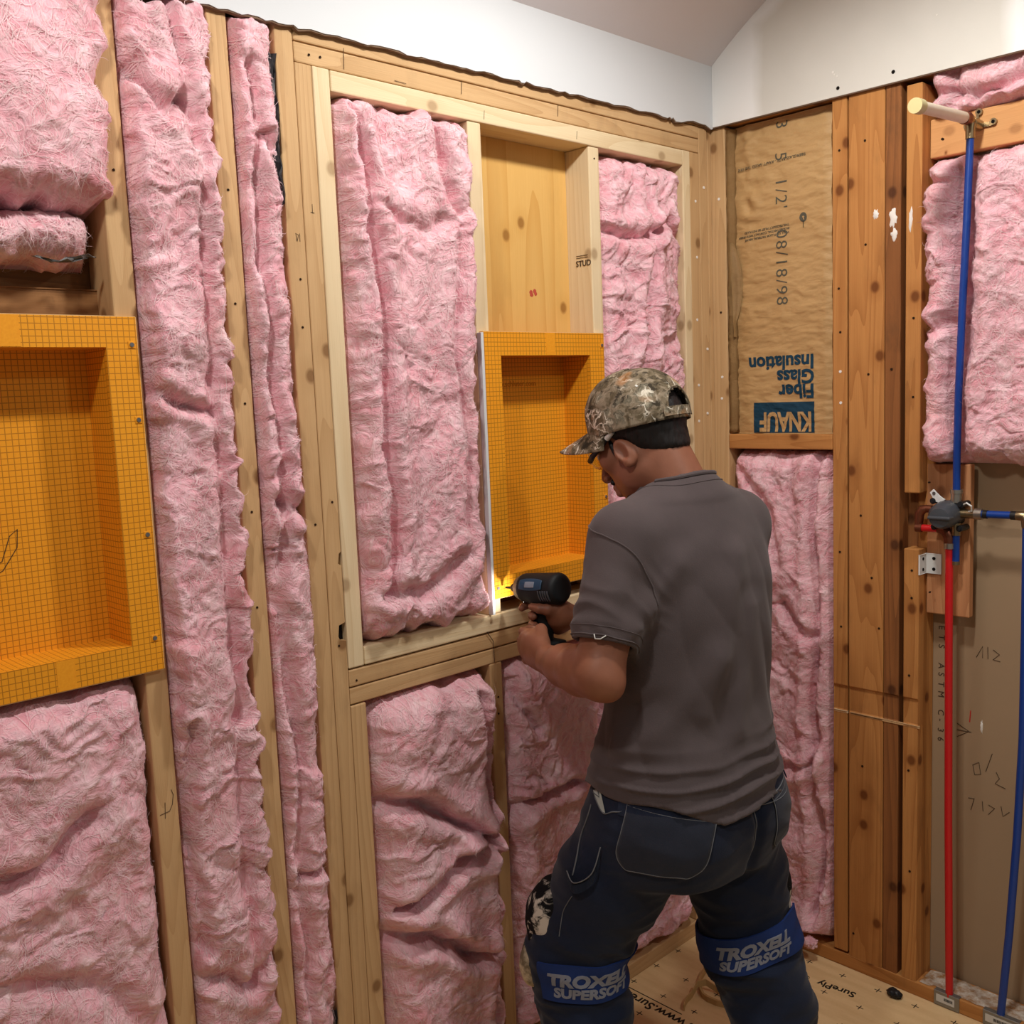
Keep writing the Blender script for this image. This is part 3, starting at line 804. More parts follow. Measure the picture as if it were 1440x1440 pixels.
batt('full pink batt between the pale new studs, in the bay left of the plywood cavity', 'A', -1.2565, -.9085, 1.099, 2.186, .028, 6, over=(.0, .003), rag=.016, edge=.04, fibers=4600, lump=.85,
     creases=[([(-1.215, 2.16), (-1.19, 2.02), (-1.2, 1.93), (-1.175, 1.80), (-1.18, 1.5), (-1.185, 1.2)], .03, .011), ([(-1.02, 2.17), (-1.0, 2.06), (-.965, 1.98)], .026, .012), ([(-.965, 1.95), (-.985, 1.7), (-.96, 1.5), (-.975, 1.25)], .018, .010),
              ([(-1.16, 1.98), (-1.05, 1.93), (-.99, 1.96)], .012, .014), ([(-1.2, 1.2), (-1.1, 1.17), (-1.0, 1.24)], .02, .014)])
batt('pink batt right of the second orange niche, behind the man\'s cap', 'A', -.4765, -.138, 1.099, 2.186, .012, 7, over=(0, -.004), rag=.008, edge=.05, fibers=2600, lump=1.2,
     creases=[([(-.47, 1.985), (-.35, 1.98), (-.26, 2.0)], .028, .011), ([(-.30, 2.15), (-.29, 1.95), (-.33, 1.6), (-.31, 1.3)], .024, .012), ([(-.26, 2.0), (-.2, 2.03), (-.15, 1.98)], .02, .01)])
batt('lumpy pink batt under the ledger left of the man, folded by diagonal creases', 'A', -1.257, -.912, .04, .978, .040, 8, over=(0, .008), rag=.008, edge=.065, fibers=4400, lump=.8,
     creases=[([(-1.25, .775), (-1.17, .74), (-1.04, .655), (-.97, .61)], .042, .014), ([(-1.22, .52), (-1.1, .555), (-1.0, .575), (-.93, .62)], .042, .014), ([(-1.25, .47), (-1.14, .43), (-1.02, .335), (-.96, .31)], .042, .014),
              ([(-.97, .93), (-.95, .78), (-.955, .6), (-.945, .45), (-.96, .3), (-.975, .1)], .030, .011)],
     bumps=[(-1.12, .85, .1, .08, .014), (-1.16, .62, .07, .06, .016), (-1.06, .45, .09, .08, .016), (-1.14, .25, .1, .1, .014)])
batt('pink batt under the ledger directly behind the man\'s left arm and hip', 'A', -.8725, -.53, .04, .978, .024, 9, over=(.0, 0), edge=.05, fibers=3000, lump=1.05,
     creases=[([(-.87, .6), (-.75, .62), (-.65, .63)], .028, .012), ([(-.85, .93), (-.83, .85), (-.78, .8)], .02, .01)])
batt('low pink batt seen between the man\'s legs', 'A', -.49, -.1385, .04, .978, .018, 10, edge=.05, fibers=1200)
# black crumpled facing showing beside the slim batt
def crumple(name, pts, w, mat, parent, seed, thick=.0012):
    r = random.Random(seed); bm = bmesh.new(); rows = []
    for (x, y, z) in pts:
        rows.append([bm.verts.new((x + (k / 4 - .5) * w + r.uniform(-.002, .002), y + r.uniform(-.006, .006) + abs(k - 2) * .003, z + r.uniform(-.003, .003))) for k in range(5)])
    for a, b in zip(rows, rows[1:]):
        for k in range(4): bm.faces.new((a[k], a[k + 1], b[k + 1], b[k]))
    bmesh.ops.solidify(bm, geom=list(bm.faces), thickness=thick)
    return link(name, bm_mesh(name, bm, False), mat, parent, pts[0])
slim = [o for o in COL.objects if o.get('label', '').startswith('slim pink')][0]
tall = [o for o in COL.objects if o.get('label', '').startswith('tall narrow')][0]
f_ = crumple('black_facing', [(-1.383, -.004, 2.235 - i * .018) for i in range(16)], .020, M['foil'], slim, 1); f_['label'] = 'crumpled black facing along the batt'
crumple('black_facing', [(-1.382, -.003, .36 - i * .022) for i in range(16)], .016, M['foil'], slim, 2)
crumple('black_facing', [(-1.514, .004, .90 - i * .02) for i in range(10)], .012, M['foil'], tall, 3)
scrap = [o for o in COL.objects if o.get('label', '').startswith('ragged pink')][0]
f_ = crumple('foil_facing', [(-1.83 + i * .011, -.012 + .004 * math.sin(i), 1.842 - .006 * math.sin(i * .6)) for i in range(9)], .02, M['galv'], scrap, 4); f_['label'] = 'scrap of silvery foil facing'

# --- right wall
batt('tall pink batt in the corner bay right of the man, under the orange block', 'B', .0425, .3615, .04, 1.415, .006, 12, over=(0, -.012), rag=.01, edge=.05, fibers=4600, lump=.9,
     creases=[([(.31, 1.40), (.30, 1.2), (.315, .9), (.30, .6), (.32, .3), (.31, .12)], .03, .012), ([(.2, 1.0), (.25, .94), (.3, .9)], .02, .012), ([(.1, .55), (.22, .52), (.3, .56)], .022, .012), ([(.08, 1.36), (.16, 1.24), (.2, 1.1)], .016, .012)],
     bumps=[(.29, .09, .05, .04, .03)])
batt('small pink batt roll above the pale pipe block at the top right', 'B', .598, 1.12, 2.198, 2.34, -.016, 13, rag=.010, edge=.035, fibers=1400, lump=.9,
     creases=[([(.6, 2.262), (.7, 2.245), (.8, 2.262), (1.0, 2.27)], .026, .010), ([(.66, 2.3), (.65, 2.23)], .02, .01)])
batt('broad pink batt bulging behind the upright blue pipe on the right', 'B', .596, 1.12, 1.385, 2.11, .022, 14, over=(.010, 0), rag=.012, edge=.06, fibers=4200, lump=1.1,
     creases=[([(.700, 2.11), (.698, 1.9), (.688, 1.7), (.682, 1.5), (.685, 1.38)], .060, .021), ([(.6, 1.72), (.64, 1.70), (.68, 1.72)], .02, .010), ([(.6, 2.05), (.66, 2.03)], .02, .01)])
# ---- kraft faced batt
def kraft_h(y, z):
    u = -y
    side = np.minimum(np.clip((u - .043) / .055, 0, 1), np.clip((.361 - u) / .035, 0, 1))
    topw = np.clip((2.285 - z) / .05, 0, 1)
    w = .012 * fbm2(u * 5, z * 5, 71, 3)
    h = -.034 + .010 * np.sqrt(np.clip(side, 0, 1)) * np.sqrt(np.clip(topw, 0, 1))
    h = h + .0042 * (1 - np.abs(pn2((u + w) * 5, (z + w) * 24 + u * 3, 72))) * sstep(side, .2, .9) - .003
    h = h + .0022 * fbm2((u + w) * 20, (z + w) * 45, 75, 3)
    h = h + .010 * np.exp(-((u - .105) / .03) ** 2) * sstep(z, 1.95, 2.05) * pn2(u * 24, z * 26, 78)
    return h
def build_kraft():
    nu, nv = 110, 300
    y = np.linspace(-.043, -.3615, nu); z = np.linspace(1.459, 2.297, nv)
    Y, Z = np.meshgrid(y, z, indexing='ij')
    X = -kraft_h(Y, Z)
    V = np.stack([X, Y, Z], -1).reshape(-1, 3); idx = np.arange(nu * nv).reshape(nu, nv)
    q = np.stack([idx[:-1, :-1], idx[:-1, 1:], idx[1:, 1:], idx[1:, :-1]], -1).reshape(-1, 4)
    V2 = V.copy(); V2[:, 0] = .0875; n = len(V)
    bd = np.concatenate([idx[:, 0], idx[-1, 1:], idx[-2::-1, -1], idx[0, -2:0:-1]]); b2 = np.roll(bd, -1)
    rim = np.stack([bd, bd + n, b2 + n, b2], -1)
    q = np.concatenate([q, rim, q[:, ::-1] + n])
    o = link('insulation_batt', fast_mesh('insulation_batt', np.concatenate([V, V2]), q), M['kraft'], None, (.06, -.2, 1.459))
    tag(o, 'brown kraft-paper faced batt printed with upside-down blue lettering, in the corner bay', 'insulation')
    # stapling flanges folded along both studs
    def flange(y0, y1, xa, xb, seed, lab=None):
        bm = bmesh.new(); rows = []; r = random.Random(seed)
        for i in range(60):
            zz = 1.462 + i * (.83 / 59)
            k = .003 * math.sin(i * .7 + seed) + r.uniform(-.0015, .0015)
            rows.append([bm.verts.new((xa + (xb - xa) * s + k * math.sin(math.pi * s), y0 + (y1 - y0) * s + k * .6, zz)) for s in (0, .33, .66, 1)])
        for a, b in zip(rows, rows[1:]):
            for t in range(3): bm.faces.new((a[t], a[t + 1], b[t + 1], b[t]))
        bmesh.ops.solidify(bm, geom=list(bm.faces), thickness=.001)
        return link('paper_flange', bm_mesh('paper_flange', bm, True), M['kraft'], o, (xa, y0, 1.462))
    flange(-.0435, -.058, .004, .034, 1); flange(-.3605, -.345, .004, .034, 2)
    bm = bmesh.new(); rows = []
    for i in range(24):
        t = i / 23; zz = 1.99 - t * .26; w = .028 * math.sin(math.pi * min(1, t * 1.15 + .02)) ** .7
        rows.append([bm.verts.new((.012 + .012 * s, -.046 - w * s - .01 * t, zz)) for s in (0, .5, 1)])
    for a, b in zip(rows, rows[1:]):
        for t in range(2): bm.faces.new((a[t], a[t + 1], b[t + 1], b[t]))
    bmesh.ops.solidify(bm, geom=list(bm.faces), thickness=.001)
    link('paper_flap', bm_mesh('paper_flap', bm, True), M['kraft'], o, (.02, -.05, 1.99))
    # print
    def printed(me, m, name='lettering'):
        V = np.zeros(len(me.vertices) * 3, np.float32); me.vertices.foreach_get('co', V); V = V.reshape(-1, 3)
        rel = V[:, 0] - .03
        V[:, 0] = -kraft_h(V[:, 1].astype(float), V[:, 2].astype(float)) - .0009 + rel
        me.vertices.foreach_set('co', V.ravel()); me.update()
        link(name, me, m, o, (.03, float(V[:, 1].mean()), float(V[:, 2].min())))
    def kt(s, size, y, z, right=(0, 1, 0), up=(0, 0, -1), m='teal_ink', **kw):
        me = text_geo(s, size, cut=.008, **kw); me.transform(frame((.03, y, z), right, up)); printed(me, M[m])
    kt('Fiber', .052, -.297, 1.557 + .034, bold=.0016)
    kt('Glass', .052, -.297, 1.596 + .034, bold=.0016)
    kt('Insulation', .052, -.297, 1.635 + .034, bold=.0016)
    bm = bmesh.new(); bmesh.ops.create_grid(bm, x_segments=30, y_segments=16, size=.5)
    for v in bm.verts: v.co = Vector((.03, -.204 + v.co.x * .186, 1.503 + v.co.y * .083))
    for f in bm.faces: f.normal_flip()
    bmesh.ops.solidify(bm, geom=list(bm.faces), thickness=.0004)
    printed(bm_mesh('print_block', bm), M['teal_ink'], 'print_block')
    me = text_geo('KNAUF', .050, cut=.008, bold=.0016, shear=.0, spacing=.95); me.transform(Matrix.Diagonal((1, 1.45, 1, 1))); me.transform(frame((.0288, -.290, 1.516), (0, 1, 0), (0, 0, -1))); printed(me, M['kraft'])
    for s, z in (('3', 2.288), ('5', 2.205), ("1/2'", 2.140), ('08/18/98', 2.005)):
        kt(s, .049, -.186, z, (0, 0, -1), (0, -1, 0), 'grey_ink', spacing=1.15, bold=-.0004)
    kt('FIBERGLASS BATT - KRAFT FACED THIS SIDE', .0105, -.275, 2.19, (-.02, 1, -.03), (0, 0, -1), 'grey_ink')
    kt('THIS PRODUCT MUST BE INSTALLED', .0085, -.225, 2.018, (0, 1, -.04), (0, 0, -1), 'grey_ink')
    kt('IN SUBSTANTIAL CONTACT WITH FINISH', .0085, -.225, 2.008, (0, 1, -.04), (0, 0, -1), 'grey_ink')
    kt('WALL OR FLOOR MATERIAL ABOVE', .0085, -.225, 1.998, (0, 1, -.04), (0, 0, -1), 'grey_ink')
    bm = bmesh.new()
    bmesh.ops.create_circle(bm, cap_ends=True, segments=16, radius=.011)
    for v in bm.verts: v.co = Vector((.03, -.267 + v.co.x, 2.027 + v.co.y * 1.1))
    A = [bm.verts.new((.03, -.267 + a, b)) for a, b in ((-.001, 2.0), (.001, 2.0), (.001, 2.02), (-.001, 2.02))]; bm.faces.new(A)
    bmesh.ops.solidify(bm, geom=list(bm.faces), thickness=.0004)
    printed(bm_mesh('print_emblem', bm), M['grey_ink'], 'print_emblem')
build_kraft()

# ================================================================== PLUMBING
# shower riser
r = tube('riser_pipe', [(-.012, -.7085, 2.135), (-.015, -.7045, 1.95), (-.018, -.698, 1.75), (-.014, -.69, 1.55), (-.004, -.684, 1.40), (.004, -.681, 1.315)], .0085, M['pexblue'], None, 14)
tag(r, 'upright blue plastic pipe rising from the shower valve to the stub-out', 'pipe')
# stub-out: elbow with ears, whitish pipe with a yellowed cap
so = empty('stub_out', (.03, -.7085, 2.16), 'whitish stub-out pipe with yellow cap sticking out of the pale block', 'pipe')
tube('elbow', [(-.012, -.7085, 2.13), (-.012, -.7085, 2.15), (-.008, -.7085, 2.163), (-.012, -.708, 2.170), (-.03, -.708, 2.172)], [.0105, .0105, .0135, .0125, .0115], M['brass'], so, 14)
for dz, dy in ((.03, 0), (.002, -.032), (0.004, .026)):
    bm = bmesh.new(); add_tube(bm, [(.0395, -.7085 + dy, 2.166 + dz), (.033, -.7085 + dy, 2.166 + dz)], .008, 12)
    add_box(bm, (.034, -.7085 + min(0, dy), 2.160 + min(0, dz)), (.0375, -.7085 + max(.006, dy), 2.166 + max(.004, dz)))
    link('ear', bm_mesh('ear', bm), M['brass'], so, (.038, -.7085 + dy, 2.166 + dz))
    bm = bmesh.new(); add_tube(bm, [(.0335, -.7085 + dy, 2.166 + dz), (.0325, -.7085 + dy, 2.166 + dz)], .004, 10)
    link('screw', bm_mesh('screw', bm), M['dark'], so, (.033, -.7085 + dy, 2.166 + dz))
tube('elbow_body', [(.04, -.7085, 2.166), (-.012, -.7085, 2.166)], [.012, .014], M['brass'], so, 14)
tube('pipe_nipple', [(-.03, -.708, 2.172), (-.27, -.705, 2.160)], .0125, M['pvc'], so, 16)
tube('threaded_end', [(-.028, -.708, 2.172), (-.048, -.708, 2.171)], .0142, M['copper'], so, 16)
tube('pipe_cap', [(-.262, -.705, 2.1605), (-.288, -.705, 2.159)], .0158, M['cap_yel'], so, 18)

# valve
va = empty('shower_valve', (.02, -.662, 1.268), 'grey capped brass shower valve screwed to the reddish board', 'valve')
box('valve_body', (-.004, -.690, 1.243), (.038, -.636, 1.297), M['blackpl'], va, .006, 2)
me_pts = [(.030, -.662, 1.268), (-.012, -.662, 1.268), (-.040, -.664, 1.266), (-.058, -.666, 1.264), (-.061, -.666, 1.264)]
o = tube('plaster_guard', me_pts, [.031, .033, .031, .023, .002], M['greypl'], va, 26); o['label'] = 'dark grey domed cap'
o = box('cap_fin', (-.066, -.694, 1.2605), (-.04, -.640, 1.2685), M['greypl'], va, .003, 2)
for dy, dz in ((.033, .03), (-.033, .024), (-.031, -.034), (.030, -.033)):
    tube('screw_boss', [(.036, -.662 + dy, 1.268 + dz), (-.008, -.662 + dy, 1.268 + dz), (-.0081, -.662 + dy, 1.268 + dz), (-.011, -.662 + dy, 1.268 + dz)], [.0075, .0075, .0045, .0045], M['blackpl'], va, 12)
prism('white_clip', [(-.650, 1.292), (-.633, 1.297), (-.621, 1.318), (-.630, 1.327), (-.644, 1.310), (-.658, 1.303)], 0, -.008, -.002, M['whitept'], va, .001, (-.005, -.64, 1.3))
bm = bmesh.new(); add_tube(bm, [(-.0078, -.632, 1.317), (-.0095, -.632, 1.317)], .004, 10); link('screw', bm_mesh('screw', bm), M['steel'], va, (-.009, -.632, 1.317))
tube('wire_clip', [(-.004, -.700, 1.292), (-.014, -.712, 1.298), (-.016, -.724, 1.291), (-.010, -.722, 1.279), (-.002, -.712, 1.276)], .0022, M['whitept'], va, 8)
tube('top_fitting', [(.004, -.681, 1.318), (.004, -.680, 1.296)], .0125, M['nickel'], va, 16)
tube('top_collar', [(.004, -.681, 1.327), (.004, -.681, 1.318)], .0145, M['nickel'], va, 16)
tube('side_fitting', [(.004, -.690, 1.270), (.004, -.725, 1.270)], .011, M['brass'], va, 14)
tube('side_collar', [(.004, -.725, 1.271), (.004, -.742, 1.271)], .0135, M['nickel'], va, 16)
tube('bottom_fitting', [(.006, -.680, 1.246), (.006, -.680, 1.216)], .011, M['brass'], va, 14)
tube('left_fitting', [(.012, -.636, 1.274), (.012, -.604, 1.276)], .0095, M['copper'], va, 12)
tube('copper_loop', [(.012, -.606, 1.276), (.012, -.596, 1.274), (.012, -.588, 1.262), (.012, -.586, 1.232)], [.0095, .0115, .0115, .0095], M['copper'], va, 12)
o = tube('hot_inlet', [(.006, -.594, 1.228), (.006, -.640, 1.229)], .0088, M['pexred'], va, 14); o['label'] = 'short red pipe'
tube('hot_collar', [(.006, -.582, 1.228), (.006, -.598, 1.228)], .0105, M['copper'], va, 14)
tube('hot_elbow', [(.006, -.638, 1.229), (.004, -.655, 1.226), (.004, -.664, 1.212), (.003, -.666, 1.19)], [.0105, .013, .013, .011], M['copper'], va, 14)
tube('hot_ring', [(.002, -.666, 1.196), (.002, -.666, 1.183)], .0128, M['nickel'], va, 16)
p = tube('pipe', [(.002, -.666, 1.188), (.002, -.668, .9), (.001, -.672, .5), (.003, -.676, .2), (.006, -.678, .012)], .0092, M['pexred'], None, 14)
tag(p, 'long red plastic pipe dropping from the shower valve to the sole plate', 'pipe'); p.name = 'supply_pipe'
p = tube('stub_pipe', [(.006, -.680, 1.222), (.006, -.680, 1.150)], .0088, M['pexblue'], None, 14); tag(p, 'short capped blue pipe stub hanging under the shower valve', 'pipe')
tube('stub_cap', [(.006, -.680, 1.153), (.006, -.680, 1.144)], .0098, M['brass'], p, 14)
p = tube('branch_pipe', [(.004, -.740, 1.271), (.004, -.826, 1.2725)], .0088, M['pexblue'], None, 14); tag(p, 'level blue pipe leaving the right side of the shower valve', 'pipe')
tube('crimp_ring', [(.004, -.744, 1.271), (.004, -.754, 1.271)], .0102, M['blackpl'], p, 14)
tube('crimp_ring', [(.004, -.806, 1.272), (.004, -.818, 1.272)], .0102, M['blackpl'], p, 14)
tube('elbow', [(.004, -.818, 1.272), (.004, -.834, 1.272), (.004, -.8405, 1.262), (.004, -.8405, 1.245)], [.0105, .0125, .0125, .0105], M['brass'], p, 14)
p = tube('supply_pipe', [(.004, -.8405, 1.25), (.004, -.842, 1.0), (.003, -.842, .75), (.002, -.834, .5), (.004, -.820, .25), (.006, -.802, .012)], .0092, M['pexblue'], None, 14)
tag(p, 'long blue plastic pipe bending down to the floor at the right edge', 'pipe')
# white bracket on the lower stud
br = empty('stud_bracket', (-.002, -.60, 1.112), 'small white four-hole bracket on the cut stud beside the red pipe', 'bracket')
bm = bmesh.new(); add_box(bm, (-.0025, -.5935, 1.111), (.034, -.5960, 1.160), .0008); link('side_plate', bm_mesh('side_plate', bm), M['whitept'], br, (.01, -.595, 1.111))
bm = bmesh.new(); add_box(bm, (.0345, -.5935, 1.111), (.0375, -.632, 1.160), .0008); link('back_plate', bm_mesh('back_plate', bm), M['whitept'], br, (.036, -.61, 1.111))
for z in (1.122, 1.149):
    bm = bmesh.new(); add_tube(bm, [(.036, -.615, z), (.0335, -.615, z)], .0042, 10); link('screw_hole', bm_mesh('screw_hole', bm), M['dark'], br, (.034, -.615, z))
    bm = bmesh.new(); add_tube(bm, [(.016, -.5945, z), (.016, -.5972, z)], .0042, 10); link('screw_hole', bm_mesh('screw_hole', bm), M['dark'], br, (.016, -.596, z))
# steel nail plates on the sole plate, with labels
def nail_plate(y0, y1, label):
    rt = empty('nail_plate', (-.002, (y0 + y1) / 2, 0), label, 'nail plate', 'steel nail plates on the sole plate')
    box('plate', (-.0032, y1, FLOOR_Z + .002), (-.0012, y0, .033), M['galv'], rt, .0004)
    box('top_lip', (-.0032, y1, .0325), (.012, y0, .0342), M['galv'], rt, .0004)
    box('paper_label', (-.0038, y1 + .012, .006), (-.0031, y0 - .006, .0255), M['label'], rt, 0)
    bm = bmesh.new(); r = random.Random(4); y = y0 - .026
    while y > y1 + .016:
        w = r.uniform(.0006, .002); add_box(bm, (-.0042, y - w, .013), (-.0037, y, .0205)); y -= w + r.uniform(.0006, .0014)
    link('bar_code', bm_mesh('bar_code', bm), M['blackink'], rt, (-.004, y0, .013))
nail_plate(-.642, -.706, 'labelled steel nail plate on the sole plate under the red pipe')
nail_plate(-.764, -.85, 'labelled steel nail plate on the sole plate under the long blue pipe')
# floor scraps
def strip(name, pts, w, t, mat, label, cat):
    bm = bmesh.new(); rows = []
    for i, p in enumerate(pts):
        p = Vector(p); d = (Vector(pts[min(i + 1, len(pts) - 1)]) - Vector(pts[max(i - 1, 0)])).normalized(); s = d.cross(Vector((0, 0, 1))).normalized() * t / 2
        rows.append([bm.verts.new(p - s), bm.verts.new(p + s), bm.verts.new(p + s + Vector((0, 0, w))), bm.verts.new(p - s + Vector((0, 0, w)))])
    for a, b in zip(rows, rows[1:]):
        for k in range(4): bm.faces.new((a[k], a[(k + 1) % 4], b[(k + 1) % 4], b[k]))
    bm.faces.new(rows[0][::-1]); bm.faces.new(rows[-1])
    o = link(name, bm_mesh(name, bm, False), mat, None, pts[0]); return tag(o, label, cat)
z = FLOOR_Z
def arc(cx, cy, r, a0, a1, n, z): return [(cx + r * math.cos(math.radians(a0 + (a1 - a0) * i / n)), cy + r * math.sin(math.radians(a0 + (a1 - a0) * i / n)), z) for i in range(n + 1)]
T_ = plain('tan_tape', rgb(196, 158, 104), .7, .2)
strip('wood_strip', [(-.25, -.125, z), (-.29, -.133, z), (-.315, -.141, z), (-.336, -.151, z), (-.355, -.164, z), (-.37, -.18, z), (-.382, -.195, z), (-.386, -.213, z), (-.384, -.24, z), (-.373, -.265, z), (-.354, -.289, z), (-.325, -.305, z)], .016, .006, T_,
      'bent strip of tan wood trim curving across the floor between the man\'s legs', 'offcut')
strip('wood_strip', [(-.461, -.191, z), (-.445, -.182, z), (-.426, -.175, z), (-.40, -.1715, z), (-.372, -.171, z + .0165), (-.351, -.183, z + .0165), (-.341, -.208, z + .004), (-.342, -.248, z), (-.348, -.296, z), (-.356, -.33, z)], .018, .003, T_,
      'thin tan offcut with a pointed end looping over the bent strip on the floor', 'offcut')
bm = bmesh.new(); bmesh.ops.create_icosphere(bm, subdivisions=3, radius=1)
for v in bm.verts:
    k = 1 + .55 * float(pn3(np.array([v.co.x * 2.]), np.array([v.co.y * 2.]), np.array([v.co.z * 2.]), 5)[0])
    v.co = Vector((-.043 + v.co.x * .013 * k, -.556 + v.co.y * .02 * k, FLOOR_Z + .010 + max(-.010, v.co.z * .012 * k)))
tag(link('rag_scrap', bm_mesh('rag_scrap', bm, True), M['blackpl'], None, (-.043, -.556, FLOOR_Z)), 'small crumpled black scrap on the floor by the sole plate', 'debris')
for (x, y, s, sd) in ((-.042, -.19, .022, 3), (-.046, -.255, .026, 4), (-.042, -.312, .018, 5)):
    bm = bmesh.new(); bmesh.ops.create_icosphere(bm, subdivisions=4, radius=1)
    co = np.array([v.co[:] for v in bm.verts]); kk = 1 + .5 * np.abs(pn3(co[:, 0] * 2.2, co[:, 1] * 2.2, co[:, 2] * 2.2, sd)) + .25 * pn3(co[:, 0] * 6, co[:, 1] * 6, co[:, 2] * 6, sd)
    for v, k in zip(bm.verts, kk): v.co = Vector((x + v.co.x * s * k * .8, y + v.co.y * s * k, .036 + max(-.8 * s, v.co.z * s * k * .8) + .8 * s))
    tag(link('insulation_tuft', bm_mesh('insulation_tuft', bm, True), M['pink'], None, (x, y, .036)),
        {3: 'pink insulation tuft nearest the room corner on the right sole plate', 4: 'middle pink insulation tuft on the right sole plate', 5: 'pink insulation tuft nearest the orange stud on the right sole plate'}[sd], 'tuft', 'loose pink tufts on the sole plate')

# ================================================================== SIGNED-DISTANCE BODY MODELLER
class SDF:
    def __init__(s): s.p = []
    def add(s, f, lo, hi, k=.02, op='u'): s.p.append((f, np.array(lo, float), np.array(hi, float), k, op)); return s
    def cone(s, a, b, ra, rb, k=.02, op='u', flat=None):
        """round cone; flat=(dir, scale) squashes along dir"""
        a = np.array(a, float); b = np.array(b, float); ba = b - a; L2 = max(ba @ ba, 1e-9); R = max(ra, rb)
        fd = None
        if flat is not None: fd = np.array(flat[0], float); fd /= np.linalg.norm(fd)
        def f(P):
            pa = P - a; t = np.clip((pa @ ba) / L2, 0, 1); d = pa - t[..., None] * ba
            if fd is not None:
                c = d @ fd; d = d + fd * (c * (1 / flat[1] - 1))[..., None]
            r = np.sqrt((d * d).sum(-1)) - (ra + (rb - ra) * t)
            return r * (flat[1] if fd is not None and flat[1] < 1 else 1)
        return s.add(f, np.minimum(a, b) - R, np.maximum(a, b) + R, k, op)
    def chain(s, pts, rad, k=.008, k0=None):
        for i in range(len(pts) - 1): s.cone(pts[i], pts[i + 1], rad[i], rad[i + 1], k if (i or k0 is None) else k0)
        return s
    def ell(s, c, r, k=.02, op='u', R=None):
        c = np.array(c, float); r = np.array(r, float); m = r.min()
        def f(P):
            q = P - c
            if R is not None: q = q @ R      # R columns = local axes in world
            q0 = q / r; k0 = np.sqrt((q0 * q0).sum(-1)); k1 = np.sqrt(((q0 / r) ** 2).sum(-1)) + 1e-9
            return k0 * (k0 - 1) / k1
        rr = r.max() if R is not None else r
        return s.add(f, c - rr, c + rr, k, op)
    def loft(s, secs, k=.02, op='u', pw=2.4, yaw=0.0):
        """stack of super-elliptic sections (z, cx, cy, a, b), z descending or ascending"""
        A = np.array(sorted(secs)); zz_ = np.linspace(A[0, 0], A[-1, 0], 240); sm_ = max(1, int(.035 / (zz_[1] - zz_[0])))
        B_ = [np.interp(zz_, A[:, 0], A[:, i]) for i in range(1, 5)]; kr = np.hanning(2 * sm_ + 3)[1:-1]; kr /= kr.sum()
        B_ = [np.convolve(np.pad(b_, sm_, 'reflect', reflect_type='odd'), kr, 'valid') for b_ in B_]
        cyw, syw = math.cos(yaw), math.sin(yaw)
        def f(P):
            z = P[..., 2]; g = [np.interp(z, zz_, b_) for b_ in B_]
            x = P[..., 0] - g[0]; y = P[..., 1] - g[1]
            x, y = x * cyw + y * syw, -x * syw + y * cyw
            q = (np.abs(x / g[2]) ** pw + np.abs(y / g[3]) ** pw) ** (1 / pw)
            d = (q - 1) * np.minimum(g[2], g[3]) * np.where(q < 1, 1, .92)
            dz = np.maximum(A[0, 0] - z, z - A[-1, 0])
            return np.where(dz > 0, np.sqrt(np.maximum(d, 0) ** 2 + dz ** 2), np.maximum(d, np.maximum(dz, -.05)) if False else d)
        R = A[:, 3:5].max()
        return s.add(f, (A[:, 1].min() - R, A[:, 2].min() - R, A[0, 0]), (A[:, 1].max() + R, A[:, 2].max() + R, A[-1, 0]), k, op)
    def plane(s, p, n, k=.003, lo=(-9, -9, -9), hi=(9, 9, 9)):
        """cut away the side the normal points to"""
        p = np.array(p, float); n = np.array(n, float); n /= np.linalg.norm(n)
        return s.add(lambda P: -((P - p) @ n), lo, hi, k, 's')
    def __call__(s, P, lo=None, hi=None):
        D = np.full(P.shape[:-1], .5)
        for f, a, b, k, op in s.p:
            if lo is not None:
                g = np.maximum(np.maximum(a - hi, lo - b), 0)
                if (g * g).sum() > .0064: continue
            d = f(P)
            if op == 'u':
                h = np.clip(.5 + .5 * (D - d) / k, 0, 1); D = D * (1 - h) + d * h - k * h * (1 - h)
            else:
                h = np.clip(.5 - .5 * (D + d) / k, 0, 1); D = D * (1 - h) - d * h + k * h * (1 - h)
        return D

